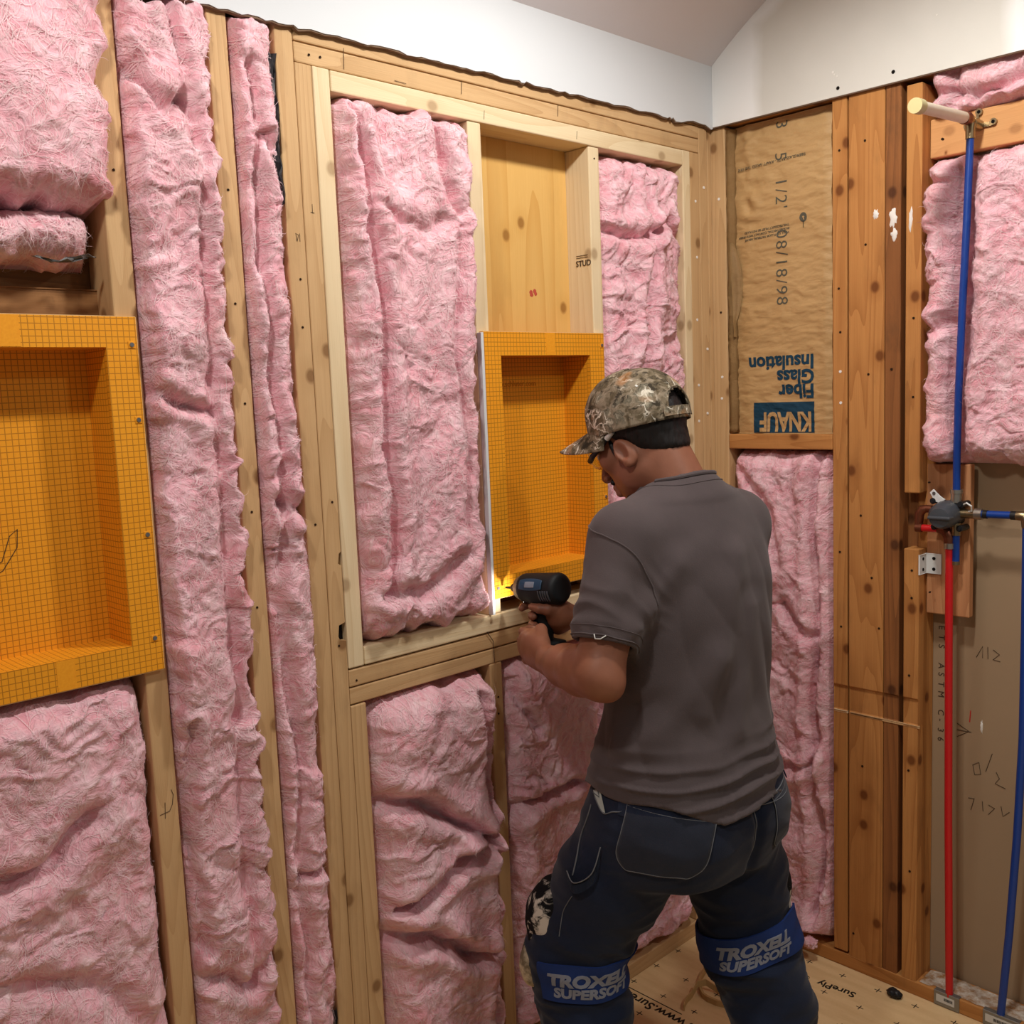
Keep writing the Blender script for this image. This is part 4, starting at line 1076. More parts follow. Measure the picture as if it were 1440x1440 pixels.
def sdf_mesh(f, lo, hi, h, B=14):
    lo = np.array(lo, float); n = np.ceil((np.array(hi) - lo) / h / B).astype(int)
    N = n * B + 1
    D = np.full(tuple(N), 1.0, np.float32)
    ax = [lo[i] + h * np.arange(N[i]) for i in range(3)]
    cs = [lo[i] + h * B * (np.arange(n[i]) + .5) for i in range(3)]
    C = np.stack(np.meshgrid(*cs, indexing='ij'), -1); dc = f(C.reshape(-1, 3)).reshape(C.shape[:-1])
    rad = B * h * .87 * 1.25
    for i, j, k in np.argwhere(dc < -rad): D[i * B:(i + 1) * B + 1, j * B:(j + 1) * B + 1, k * B:(k + 1) * B + 1] = -1
    for i, j, k in np.argwhere(np.abs(dc) <= rad):
        sl = [slice(i * B, (i + 1) * B + 1), slice(j * B, (j + 1) * B + 1), slice(k * B, (k + 1) * B + 1)]
        P = np.stack(np.meshgrid(ax[0][sl[0]], ax[1][sl[1]], ax[2][sl[2]], indexing='ij'), -1)
        D[sl[0], sl[1], sl[2]] = f(P, P[0, 0, 0], P[-1, -1, -1])
    # surface nets on the active cells only
    S = D < 0
    c8 = [S[a:N[0] - 1 + a, b:N[1] - 1 + b, c:N[2] - 1 + c] for a in (0, 1) for b in (0, 1) for c in (0, 1)]
    cnt = sum(c.astype(np.int8) for c in c8)
    act = np.argwhere((cnt > 0) & (cnt < 8)); na = len(act)
    idm = np.full(tuple(N - 1), -1, np.int32); idm[act[:, 0], act[:, 1], act[:, 2]] = np.arange(na)
    off = [(a, b, c) for a in (0, 1) for b in (0, 1) for c in (0, 1)]
    vals = np.stack([D[act[:, 0] + a, act[:, 1] + b, act[:, 2] + c] for a, b, c in off], 1).astype(float)
    acc = np.zeros((na, 3)); w = np.zeros(na)
    for p in range(8):
        for q in range(p + 1, 8):
            o1, o2 = np.array(off[p]), np.array(off[q])
            if np.abs(o1 - o2).sum() != 1: continue
            m = (vals[:, p] < 0) != (vals[:, q] < 0)
            t = vals[m, p] / (vals[m, p] - vals[m, q])
            acc[m] += o1 + t[:, None] * (o2 - o1); w[m] += 1
    V = lo + h * (act + acc / w[:, None])
    Q = []
    for a in range(3):
        b, c = (a + 1) % 3, (a + 2) % 3
        s1 = [slice(None)] * 3; s2 = [slice(None)] * 3; s1[a] = slice(0, -1); s2[a] = slice(1, None)
        X = S[tuple(s1)] != S[tuple(s2)]
        e = np.argwhere(X); e = e[(e[:, b] > 0) & (e[:, c] > 0) & (e[:, b] < N[b] - 1) & (e[:, c] < N[c] - 1)]
        eb = np.zeros(3, int); eb[b] = 1; ec = np.zeros(3, int); ec[c] = 1
        g = lambda x: idm[x[:, 0], x[:, 1], x[:, 2]]
        q = np.stack([g(e - eb - ec), g(e - ec), g(e), g(e - eb)], 1)
        fl = S[e[:, 0], e[:, 1], e[:, 2]]
        q[~fl] = q[~fl][:, ::-1]; Q.append(q)
    return V, np.concatenate(Q)
def vnormals(V, Q):
    n = np.cross(V[Q[:, 2]] - V[Q[:, 0]], V[Q[:, 3]] - V[Q[:, 1]]); N = np.zeros_like(V)
    for i in range(4): np.add.at(N, Q[:, i], n)
    return N / (np.linalg.norm(N, axis=1)[:, None] + 1e-12)
def relax(V, Q, it=2, lam=.5):
    E = np.concatenate([Q[:, [0, 1]], Q[:, [1, 2]], Q[:, [2, 3]], Q[:, [3, 0]]])
    for _ in range(it):
        A = np.zeros_like(V); c = np.zeros(len(V))
        np.add.at(A, E[:, 0], V[E[:, 1]]); np.add.at(c, E[:, 0], 1)
        np.add.at(A, E[:, 1], V[E[:, 0]]); np.add.at(c, E[:, 1], 1)
        V = V * (1 - lam) + lam * A / c[:, None]
    return V
def bvh_of(V, Q): return BVHTree.FromPolygons([tuple(v) for v in V], [tuple(map(int, q)) for q in Q])

# ---- materials for the person
M['skin'] = (lambda t: (t.base(t.mix(t.noise(t.coord(rand=False), 30, 4)[0], rgb(122, 75, 54), rgb(150, 97, 72))), t.bump(t.noise(t.coord(rand=False), 260, 3)[0], .15, .0008), t.m)[-1])(NT('tanned_skin', .5, .4))
M['lens'] = (lambda t: (t.base((.9, .93, .92, 1)), t.set(t.b.inputs['Transmission Weight'], 1.0), t.set(t.b.inputs['IOR'], 1.15), t.m)[-1])(NT('clear_lens', .04, .5))
M['hair'] = (lambda t: (t.base(t.mix(t.noise(t.coord((260, 260, 60), False), 1, 2)[0], rgb(12, 10, 10), rgb(34, 28, 26))), t.bump(t.noise(t.coord((300, 300, 60), False), 1, 2)[0], .6, .002), t.m)[-1])(NT('black_hair', .55, .3))
def mat_cloth(name, a, b, c):
    t = NT(name, .92, .12); v = t.coord(rand=False)
    n, _ = t.noise(v, 14, 4, .6); n2, _ = t.noise(v, 420, 2); n3, _ = t.noise(v, 3.5, 3)
    col = t.mix(n, a, b); col = t.mix(t.math('MULTIPLY', t.step(n3, .5, .75), .5), col, c)
    t.base(t.mix(t.math('MULTIPLY', n2, .3), col, a)); t.bump(n2, .35, .0008)
    t.b.inputs['Sheen Weight'].default_value = .12; return t.m
M['tee'] = mat_cloth('faded_charcoal_cotton', rgb(74, 65, 65), rgb(90, 80, 80), rgb(84, 72, 71))
M['denim'] = mat_cloth('dark_blue_denim', rgb(23, 29, 45), rgb(34, 42, 61), rgb(30, 43, 69))
M['denim_seam'] = plain('worn_denim_edge', rgb(112, 114, 118), .9, .1)
M['denim_pocket'] = mat_cloth('faded_pocket_denim', rgb(34, 38, 50), rgb(50, 54, 66), rgb(46, 50, 62))
M['pocket_lining'] = plain('pale_pocket_lining', rgb(176, 184, 178), .9, .1)
M['pad_blue'] = plain('blue_pad_strap', rgb(30, 52, 106), .8, .2)
M['pad_print'] = plain('silver_print', rgb(132, 137, 150), .7, .2)
M['boot'] = plain('tan_work_boot', rgb(120, 86, 52), .7, .2)
M['sole'] = plain('dark_boot_sole', rgb(40, 36, 32), .8, .2)
def mat_pad():
    t = NT('plaster_stained_pad', .85, .15); v = t.coord(rand=False)
    n, _ = t.noise(v, 26, 5, .65, .6)
    t.base(t.mix(t.step(n, .52, .60), rgb(20, 20, 22), rgb(206, 198, 184))); t.bump(n, .5, .004); return t.m
M['pad'] = mat_pad()
M['pad_tan'] = (lambda t: (t.base(t.mix(t.step(t.noise(t.coord(rand=False), 40, 5, .6)[0], .4, .62), rgb(120, 108, 88), rgb(204, 190, 162))), t.m)[-1])(NT('dusty_leather', .9, .1))
def mat_camo():
    t = NT('woodland_camo', .88, .15); v = t.coord((1, 1, 1), False)
    w = t.vmath('ADD', v, t.vmath('MULTIPLY', t.vmath('SUBTRACT', t.noise(v, 30, 3)[1], (.5, .5, .5)), (.05, .05, .05)))
    a, _ = t.noise(w, 26, 3, .55); b, _ = t.noise(w, 60, 4, .6); 
    mp = t.n('ShaderNodeMapping', Vector=w); mp.inputs['Scale'].default_value = (1, .35, 1.2); mp.inputs['Rotation'].default_value = (.6, .3, .8)
    tw = t.voro(mp.outputs[0], 34, 'DISTANCE_TO_EDGE')[0]
    c = t.ramp(a, [(.3, rgb(52, 46, 36)), (.42, rgb(98, 86, 66)), (.52, rgb(142, 128, 108)), (.60, rgb(104, 98, 82)), (.72, rgb(196, 186, 164))])
    c = t.mix(t.math('MULTIPLY', t.step(b, .52, .64), .9), c, rgb(46, 40, 31))
    c = t.mix(t.math('MULTIPLY', t.step(b, .40, .30), .7), c, rgb(192, 182, 158))
    tb, _ = t.noise(v, 12, 2)
    tm = t.math('MULTIPLY', t.math('SUBTRACT', 1.0, t.step(tw, .012, .045)), t.step(tb, .48, .54))
    c = t.mix(tm, c, rgb(222, 214, 196))
    o, _ = t.noise(v, 16, 2); c = t.mix(t.math('MULTIPLY', t.step(o, .58, .66), .55), c, rgb(168, 112, 62))
    t.base(c); t.bump(t.noise(v, 500, 2)[0], .2, .0006); return t.m
M['camo'] = mat_camo()

# ================================================================== PERSON
def A3(*v): return np.array(v, float)
HC = A3(-.798, -.362, 1.502)                       # head centre
pit, yw = math.radians(-30), math.radians(4)
HR = np.array(Matrix.Rotation(yw, 3, 'Z') @ Matrix.Rotation(pit, 3, 'X'))   # columns: right, forward, up
def H(x, y, z): return HC + HR @ A3(x, y, z)
SL, EL, WL = A3(-.968, -.455, 1.318), A3(-1.072, -.478, 1.080), A3(-1.003, -.285, 1.058)
SR, ER, WR = A3(-.606, -.470, 1.308), A3(-.565, -.325, 1.075), A3(-.815, -.222, 1.100)
NB = A3(-.775, -.450, 1.362)
# drill frame: TIP on the niche screw, axis pointing back
TIP = A3(-.8725, -.024, 1.1585); DB = A3(.0, -.995, .0995); DB /= np.linalg.norm(DB); DU = A3(0, .0995, .995); DX = A3(1, 0, 0)
def DR(l, u=0, x=0): return TIP + DB * l + DU * u + DX * x

body = SDF()
# head
def he(c, r, k=.02, op='u', rot=None): body.ell(H(*c), r, k, op, HR if rot is None else HR @ rot)
he((0, -.014, .034), (.074, .096, .090), .02)
he((0, .040, -.025), (.060, .054, .078), .03)
he((0, .034, -.085), (.050, .052, .042), .03)
body.ell(H(0, .076, -.119), (.021, .019, .017), .02)
for sx in (-1, 1):
    he((sx * .046, .056, -.022), (.024, .022, .02), .02)
    he((sx * .052, .012, -.075), (.016, .03, .026), .025)
body.cone(H(-.034, .084, .018), H(.034, .084, .018), .013, .013, .015)
for sx in (-1, 1): he((sx * .031, .098, -.002), (.018, .016, .013), .012, 's')
body.cone(H(0, .092, .006), H(0, .116, -.036), .008, .0125, .012)
for sx in (-1, 1): he((sx * .013, .104, -.041), (.009, .011, .008), .006)
body.cone(H(-.019, .092, -.070), H(.019, .092, -.070), .008, .008, .008)
body.cone(H(-.017, .091, -.084), H(.017, .091, -.084), .009, .009, .006)
body.cone(H(-.024, .104, -.077), H(.024, .104, -.077), .002, .002, .003, 's')
# ears
for sx in (-1, 1):
    rot = np.array(Matrix.Rotation(sx * math.radians(-22), 3, 'Z') @ Matrix.Rotation(math.radians(-12), 3, 'X'))
    c = (sx * .079, -.004, -.034)
    he(c, (.009, .019, .030), .006, 'u', rot)
    he((c[0] + sx * .010, c[1] + .003, c[2] + .003), (.009, .012, .022), .004, 's', rot)
    he((c[0] + sx * .001, c[1] + .001, c[2] - .025), (.007, .010, .009), .006, 'u', rot)
    he((c[0] + sx * .003, c[1] + .015, c[2] - .002), (.006, .006, .009), .005, 'u', rot)
# neck and hidden torso core
body.cone(H(0, -.030, -.035), NB + A3(0, -.012, -.01), .058, .066, .03)
body.cone(NB + A3(0, 0, -.01), NB + A3(-.13, 0, -.055), .055, .045, .03)
body.cone(NB + A3(0, 0, -.01), NB + A3(.13, -.01, -.055), .055, .045, .03)
body.loft([(1.34, -.775, -.46, .13, .08), (1.28, -.775, -.462, .165, .095), (1.1, -.785, -.468, .155, .095), (.95, -.80, -.472, .15, .095), (.80, -.815, -.475, .155, .10), (.74, -.815, -.475, .15, .10)], .03)
# arms
def arm(S_, E_, W2, up, fo, wr):
    m = S_ * .45 + E_ * .55
    body.cone(S_, m, .058, up, .03); body.cone(m, E_, up, .043, .02); body.ell(E_ + A3(0, -.026, -.020), (.022, .022, .022), .025)
    f = E_ * .68 + W2 * .32; g = E_ * .35 + W2 * .65
    body.cone(E_, f, .043, fo, .02); body.cone(f, g, fo, .040, .02); body.cone(g, W2, .040, wr, .02)
arm(SL, EL, WL, .051, .046, .030)
arm(SR, ER, WR, .050, .044, .028)
# left hand: cupped round the battery from the near side
PK = A3(-.955, -.180, 1.060)
pn = A3(.75, -.1, .1); pn /= np.linalg.norm(pn)
body.cone(WL, WL * .3 + PK * .7, .029, .035, .012, 'u', (pn, .62)); body.cone(WL * .5 + PK * .5, PK, .035, .037, .012, 'u', (pn, .55))
for i, (dz, ln) in enumerate(((.030, 1.0), (.010, 1.08), (-.011, 1.0), (-.031, .82))):
    k0 = PK + A3(.004, -.002 - abs(i - 1.3) * .003, dz)
    p1 = k0 + A3(-.004 + .010, .036 * ln, -.002); p2 = p1 + A3(.026 * ln, .010 * ln, -.002); p3 = p2 + A3(.022 * ln, -.012 * ln, .0)
    body.chain([k0 - A3(0, .02, 0), k0, p1, p2, p3], [.0095, .0108, .0098, .009, .0074], .003, .012)
t0 = WL * .55 + PK * .45 + A3(.012, .004, .026)
body.chain([t0, t0 + A3(.022, .026, .016), t0 + A3(.042, .046, .012), t0 + A3(.058, .058, .004)], [.014, .0125, .011, .0082], .004, .014)
# right hand: pistol grip
G0, G1 = DR(.118, -.034), DR(.112, -.115)                     # grip axis top and bottom
ga = (G1 - G0) / np.linalg.norm(G1 - G0)
def GP(t, ang, r):   # point round the grip; ang 0 = rear (-y), 90 = right (+x), 180 = front, 270 = left
    a = math.radians(ang); return G0 + ga * t + (DB * math.cos(a) + DX * math.sin(a)) * r
palm = GP(.028, 35, .036)
body.cone(WR, palm, .028, .032, .014, 'u', (A3(.5, .3, .8), .8)); body.cone(palm, GP(.045, 55, .034), .028, .026, .014)
body.cone(GP(.010, 15, .033), palm, .022, .028, .014)
for t_, an, rr_ in ((.024, (60, 110, 160, 215, 262), .0098), (.044, (60, 110, 165, 220, 268), .0098), (.063, (58, 108, 160, 212, 250), .0088)):
    body.chain([GP(t_, a, .0285) for a in an], [rr_ * 1.1, rr_ * 1.08, rr_, rr_ * .95, rr_ * .8], .003, .012)
body.chain([GP(.006, 60, .030), GP(.002, 100, .031), DR(.088, -.036, .020), DR(.070, -.038, .004), DR(.064, -.040, -.012), DR(.068, -.042, -.021)], [.0105, .0105, .0098, .0092, .0088, .0078], .003, .012)
body.chain([GP(.012, 5, .032), GP(.010, 330, .033), GP(.006, 295, .031), GP(.002, 255, .031)], [.013, .0125, .0108, .0085], .004, .014)
V, Q = sdf_mesh(body, (-1.16, -.58, .70), (-.49, -.06, 1.64), .0032)
V = relax(V, Q, 1, .4)
person = empty('person', (-.82, -.45, FLOOR_Z), 'man in camo cap, charcoal t-shirt and dark jeans holding a drill against the niche', 'person')
link('body', fast_mesh('body', V, Q), M['skin'], person, (-.8, -.46, .75))
head_bvh = bvh_of(V, Q)
# eyes
for sx in (-1, 1):
    bm = bmesh.new(); bmesh.ops.create_uvsphere(bm, u_segments=16, v_segments=12, radius=.0115, matrix=Matrix.Translation(Vector(H(sx * .031, .081, -.002))))
    link('eye', bm_mesh('eye', bm, True), M['label'], person, Vector(H(sx * .031, .081, -.002)))
# hair: a shell over the back and sides of the head, from under the cap to the nape
hair = SDF()
hair.ell(H(0, -.016, .030), (.0785, .0975, .092), .02, 'u', HR)
hair.cone(H(0, -.036, -.01), H(0, -.044, -.078), .066, .050, .03)
hair.plane(H(0, .012, 0), HR @ A3(0, 1, -.28), .004)
hair.plane(H(0, 0, .075), HR @ A3(0, .1, 1), .004)
hair.plane(H(0, -.02, -.056), HR @ A3(0, .32, -1), .02)
for sx in (-1, 1):
    hair.ell(H(sx * .080, .002, -.036), (.03, .022, .036), .008, 's', HR)
V, Q = sdf_mesh(hair, H(0, 0, 0) - .17, H(0, 0, 0) + .17, .003); N = vnormals(V, Q)
V = V + N * (.0022 * pn3(V[:, 0] * 120, V[:, 1] * 120, V[:, 2] * 50, 3))[:, None]
link('hair', fast_mesh('hair', V, Q), M['hair'], person, HC)['label'] = 'short black hair below the cap'
for sx in (-1, 1):
    sb = SDF(); sb.ell(H(sx * .066, .024, -.012), (.008, .006, .022), .01, 'u', HR)
    V, Q = sdf_mesh(sb, H(sx * .069, .03, -.02) - .04, H(sx * .069, .03, -.02) + .04, .0025); link('sideburn', fast_mesh('sideburn', V, Q), M['hair'], person, HC)
gb = SDF(); gb.ell(H(0, .077, -.119), (.025, .023, .021), .01, 'u', HR); gb.cone(H(-.03, .058, -.116), H(.03, .058, -.116), .016, .016, .012)
gb.cone(H(-.026, .088, -.059), H(.026, .088, -.059), .007, .007, .006); gb.ell(H(0, .098, -.080), (.022, .014, .013), .006, 's', HR)
V, Q = sdf_mesh(gb, H(0, .07, -.1) - .065, H(0, .07, -.1) + .065, .0025); N = vnormals(V, Q); V = V + N * (.0012 * pn3(V[:, 0] * 200, V[:, 1] * 200, V[:, 2] * 200, 3))[:, None]
link('beard', fast_mesh('beard', V, Q), M['hair'], person, HC)['label'] = 'short black goatee'

# ---- cap
CAPR = HR @ np.array(Matrix.Rotation(math.radians(17), 3, 'X'))
CC = H(0, -.015, .028)
def CP(x, y, z): return CC + CAPR @ A3(x, y, z)
cap = empty('cap', Vector(CC)); cap.parent = person; cap.location = Vector(CC) - wloc(person)
RX, RY, RZ = .091, .1135, .104
nu, nv = 96, 34
bm = bmesh.new(); grid = []
rs = np.random.RandomState(2)
for j in range(nv + 1):
    ph = (j / nv) * math.radians(101)
    row = []
    for i in range(nu):
        th = 2 * math.pi * i / nu
        seam = 1 - .010 * math.exp(-((((th * 6 / (2 * math.pi)) + .5) % 1 - .5) / .05) ** 2) * math.sin(ph)
        s_, c_ = math.sin(min(ph, math.pi / 2 + .0)), math.cos(ph)
        kx = s_ ** .88 * seam
        zz = RZ * (c_ ** .92 if c_ > 0 else c_ * 1.0)
        cr = .0022 * float(pn3(np.array([math.cos(th) * 2.5]), np.array([math.sin(th) * 2.5]), np.array([ph * 3.]), 9)[0])
        fr = max(0, math.sin(th)) * .010 * math.sin(ph) ** 2 * math.cos(ph) ** 1      # stiff front panels
        x = RX * kx * math.cos(th); y = (RY * kx + fr + cr) * math.sin(th)
        row.append(CP(x + cr * math.cos(th), y, zz + .006 * (math.sin(th) > 0) * math.sin(th) * math.cos(ph)))
    grid.append(row)
vs = [[bm.verts.new(p) for p in row] for row in grid[1:]]
apex = bm.verts.new(CP(0, 0, RZ))
for i in range(nu): bm.faces.new((apex, vs[0][i], vs[0][(i + 1) % nu]))
def in_arch(i, j):    # opening above the strap at the back
    th = 2 * math.pi * (i + .5) / nu; d = (th - 1.5 * math.pi) * .098
    zz = CAPR.T @ (np.array(grid[j][i]) - CC); z = zz[2]
    return abs(d) < .042 and z < .046 and (z > .000) and (d / .042) ** 2 + (max(0, z - .006) / .038) ** 2 < 1
for j in range(nv - 1):
    for i in range(nu):
        if in_arch(i, j + 1): continue
        bm.faces.new((vs[j][i], vs[j + 1][i], vs[j + 1][(i + 1) % nu], vs[j][(i + 1) % nu]))
bmesh.ops.recalc_face_normals(bm, faces=bm.faces)
bmesh.ops.solidify(bm, geom=list(bm.faces), thickness=.0022)
me = bpy.data.meshes.new('crown'); bm.to_mesh(me); bm.free(); me.shade_smooth()
link('crown', me, M['camo'], cap, Vector(CC))
# piping round the arch, strap and button
arch = []
for i in range(25):
    a = math.pi * i / 24; d = .0425 * math.cos(a); zz = .004 + .041 * math.sin(a)
    th = 1.5 * math.pi + d / .098; c_ = zz / RZ; s_ = math.sqrt(max(0, 1 - c_ * c_)) ** .88
    arch.append(Vector(CP((RX * s_ + .001) * math.cos(th), (RY * s_ + .001) * math.sin(th), zz)))
tube('arch_binding', arch, .0022, M['camo'], cap, 8)
strapv = []
bm = bmesh.new(); rows = []
for i in range(31):
    th = 1.5 * math.pi + (i / 30 - .5) * 1.1
    rows.append([bm.verts.new(CP((RX + o) * math.cos(th), (RY + o) * math.sin(th), z_)) for o, z_ in ((.0005, -.014), (.0025, -.014), (.0025, .004), (.0005, .004))])
for a, b in zip(rows, rows[1:]):
    for k in range(4): bm.faces.new((a[k], a[(k + 1) % 4], b[(k + 1) % 4], b[k]))
bm.faces.new(rows[0][::-1]); bm.faces.new(rows[-1])
link('strap', bm_mesh('strap', bm), M['camo'], cap, Vector(CP(0, -RY, 0)))
bm = bmesh.new(); bmesh.ops.create_uvsphere(bm, u_segments=14, v_segments=8, radius=.008)
for v in bm.verts: v.co = Vector(CP(v.co.x, v.co.y, RZ + .001 + v.co.z * .45))
link('button', bm_mesh('button', bm, True), M['camo'], cap, Vector(CP(0, 0, RZ)))
for k, (th, zz) in enumerate([(a * math.pi / 3 + math.pi / 6 + .12, .058) for a in range(6)]):
    c_ = zz / RZ; s_ = math.sqrt(1 - c_ * c_) ** .88
    p = CP(RX * s_ * math.cos(th), RY * s_ * math.sin(th), zz); n_ = (p - CC) / np.linalg.norm(p - CC)
    tube('eyelet', [Vector(p - n_ * .002), Vector(p + n_ * .0014)], .003, M['label'] if k in (1, 2, 3) else M['camo'], cap, 10)
# brim
bm = bmesh.new(); rows = []
for i in range(33):
    a = math.radians(14 + 152 * i / 32); s = math.sin(a); row = []
    for j in range(11):
        t = j / 10; w = max(0, (s - .22) / .78) ** .62
        x = (RX - .001) * math.cos(a) * (1 + .02 * t); y = RY * s - .002 + t * .094 * w
        z = -.010 + .004 * s - .030 * (x / RX) ** 2 * (.35 + .65 * t) + .010 * (1 - (x / RX) ** 2) * (1 - t) - t * .012
        row.append(bm.verts.new(CP(x, y, z)))
    rows.append(row)
for a, b in zip(rows, rows[1:]):
    for j in range(10): bm.faces.new((a[j], b[j], b[j + 1], a[j + 1]))
bmesh.ops.recalc_face_normals(bm, faces=bm.faces); bmesh.ops.solidify(bm, geom=list(bm.faces), thickness=.0035)
me = bpy.data.meshes.new('brim'); bm.to_mesh(me); bm.free(); me.shade_smooth()
link('brim', me, M['camo'], cap, Vector(CP(0, RY, 0)))

# ---- safety glasses
gl = empty('safety_glasses', Vector(H(0, .1, 0))); gl.parent = person; gl.location = Vector(H(0, .1, 0)) - wloc(person)
for sx in (-1, 1):
    pts = [H(sx * .058, .096, -.002), H(sx * .070, .075, .000), H(sx * .0785, .030, .006), H(sx * .083, .004, .012)]
    bm = bmesh.new()
    add_tube(bm, [Vector(p) for p in pts], [.0062, .0058, .0048, .0042], 8)
    link('temple', bm_mesh('temple', bm, True), M['blackpl'], gl, Vector(pts[0]))
    o = tube('temple_tip', [Vector(H(sx * .0815, .018, .0088)), Vector(H(sx * .084, -.003, .0135))], [.0062, .0058], M['label'], gl, 10); o['label'] = 'light grey temple tip'
    bm = bmesh.new(); rows = []
    for i in range(9):
        t = i / 8; x = sx * (.006 + .056 * t); y = .108 - .014 * t ** 2.2
        rows.append([bm.verts.new(H(x, y - .004 * abs(s), -.003 + s * (.019 - .005 * abs(t - .5)))) for s in (-1, -.5, 0, .5, 1)])
    for a, b in zip(rows, rows[1:]):
        for k in range(4): bm.faces.new((a[k], a[k + 1], b[k + 1], b[k]))
    bmesh.ops.solidify(bm, geom=list(bm.faces), thickness=.002)
    link('lens', bm_mesh('lens', bm, True), M['lens'], gl, Vector(H(sx * .03, .105, 0)))
tube('bridge', [Vector(H(-.008, .109, .004)), Vector(H(0, .112, .006)), Vector(H(.008, .109, .004))], .003, M['blackpl'], gl, 8)

# ---- t-shirt
tee = SDF()
tee.loft([(1.375, -.775, -.455, .115, .078), (1.345, -.775, -.458, .165, .095), (1.30, -.775, -.462, .197, .118), (1.22, -.776, -.466, .203, .135), (1.10, -.782, -.468, .200, .140), (.97, -.795, -.470, .194, .138),
          (.88, -.812, -.473, .205, .158), (.80, -.819, -.476, .218, .177), (.72, -.819, -.476, .222, .182)], .035, 'u', 2.25)
tee.cone(NB + A3(0, -.016, .012), NB + A3(0, -.012, -.07), .066, .10, .045)
tee.cone(NB + A3(-.03, -.012, .0), SL + A3(.02, 0, .0), .066, .062, .04); tee.cone(NB + A3(.03, -.012, -.005), SR + A3(-.02, 0, .0), .066, .062, .04)
for S_, E_ in ((SL, EL), (SR, ER)):
    def slv_(P, S_=S_, E_=E_):
        ax = (E_ - S_) / np.linalg.norm(E_ - S_); e = S_ * .22 + E_ * .78; ba = e - S_; pa = P - S_
        t = np.clip((pa @ ba) / (ba @ ba), 0, 1.15); r_ = np.linalg.norm(pa - t[..., None] * ba, axis=-1)
        l = (P - e) @ ax
        d = np.maximum(r_ - (.064 - .003 * t), l)
        return np.maximum(d, -np.maximum(r_ - .0525, -.03 - l))
    tee.add(slv_, np.minimum(S_, E_) - .08, np.maximum(S_, E_) + .08, .035)
NCK = NB + A3(0, .006, .032)
tee.ell(NCK + A3(0, .012, .026), (.075, .072, .045), .006, 's', np.array(Matrix.Rotation(math.radians(-26), 3, 'X')))
def hem_z(X, Y): return .792 + .030 * sstep(-X, .90, 1.02) - .008 * sstep(X, -.70, -.6) + .007 * np.sin(X * 22) + .004 * np.sin(Y * 30)
tee.add(lambda P: P[..., 2] - hem_z(P[..., 0], P[..., 1]), (-1.1, -.75, .6), (-.5, -.2, .86), .004, 's')
V, Q = sdf_mesh(tee, (-1.19, -.70, .74), (-.44, -.22, 1.47), .0042)
N = vnormals(V, Q); x, y, z = V.T
back = sstep(-(y + .46), .0, .06)
torso = sstep(x, -.985, -.95)
h = .0085 * (np.abs(pn3(x * 9 + z * 2.2, y * 9, z * 3.0, 21)) - .25) * 1.4 * sstep(z, 1.32, 1.2)
h += .005 * (1 - np.abs(pn3(x * 14 + (z - 1) * 5, y * 14, z * 4.5, 22)) * 2) * sstep(z, 1.28, 1.1) * sstep(x, -.95, -.72) * .6
hz = z + .10 * (x + .8) * 0 + .05 * np.sin((x + .8) * 5)
sl_ = .72 * x - .69 * y
for pts_, am_, wd_ in zip([[(-0.162, 1.27), (-0.188, 1.117), (-0.241, 0.985)], [(-0.131, 1.168), (-0.154, 1.048), (-0.175, 0.942)], [(-0.286, 1.269), (-0.328, 1.219), (-0.376, 1.151)], [(-0.216, 1.084), (-0.302, 0.98), (-0.399, 0.917)], [(-0.347, 1.191), (-0.34, 1.136), (-0.373, 1.044)]], (.007, .0055, .007, .006, .005), (.022, .018, .021, .024, .018)):
    d_ = polydist(sl_, z, pts_); h += np.where(-y > .44, 1, 0) * am_ * (np.exp(-(d_ / wd_) ** 2) - .35 * np.exp(-((d_ - 2.2 * wd_) / wd_) ** 2))
hem = sstep(z, .95, .84)
wv = z + .030 * pn3(x * 3.5, y * 3.5, z * 4, 23) + .05 * (x + .8) ** 2
h += hem * .0062 * (1.25 - 2 * np.abs(np.sin(np.pi * (wv + .012 * pn3(x * 9, y * 9, z * 6, 28)) / (.034)))) * (.2 + 1.5 * np.clip(pn3(x * 5, y * 5, z * 9, 26) + .35, 0, 1))
h += hem * .004 * pn3(x * 12, y * 12, z * 40, 24)
# pulls from the near arm pit
slv = sstep(-x, .93, .97)
h += slv * .0045 * (1 - 2 * np.abs(pn3(x * 8, y * 8, z * 20 + x * 22, 25))) * sstep(z, 1.31, 1.22) * sstep(z, 1.13, 1.17)
cuff = slv * sstep(z, 1.17, 1.12) * sstep(z, 1.0, 1.05); h = h + np.maximum(0, -.001 - h) * sstep(z, .90, .86)      # keep the hem outside the jeans
h *= (1 - cuff) * sstep(N[:, 2], -.75, -.3)
V = V + N * h[:, None]
V = relax(V, Q, 1, .35)
shirt = link('t_shirt', fast_mesh('t_shirt', V, Q), M['tee'], person, (-.8, -.46, .8))
sh_bvh = bvh_of(V, Q)
def on(bvh, pts, off=.001):
    out = []
    for p in pts:
        loc, nrm, _, _ = bvh.find_nearest(Vector(p)); out.append(loc + nrm * off)
    return out
def smooth_path(pts, n=40):
    P = np.array(pts, float); t = np.linspace(0, len(P) - 1, n); out = []
    for u in t:
        i = min(int(u), len(P) - 2); f = u - i; p0 = P[max(i - 1, 0)]; p1 = P[i]; p2 = P[i + 1]; p3 = P[min(i + 2, len(P) - 1)]
        out.append(.5 * ((2 * p1) + (-p0 + p2) * f + (2 * p0 - 5 * p1 + 4 * p2 - p3) * f * f + (-p0 + 3 * p1 - 3 * p2 + p3) * f ** 3))
    return [Vector(o) for o in out]
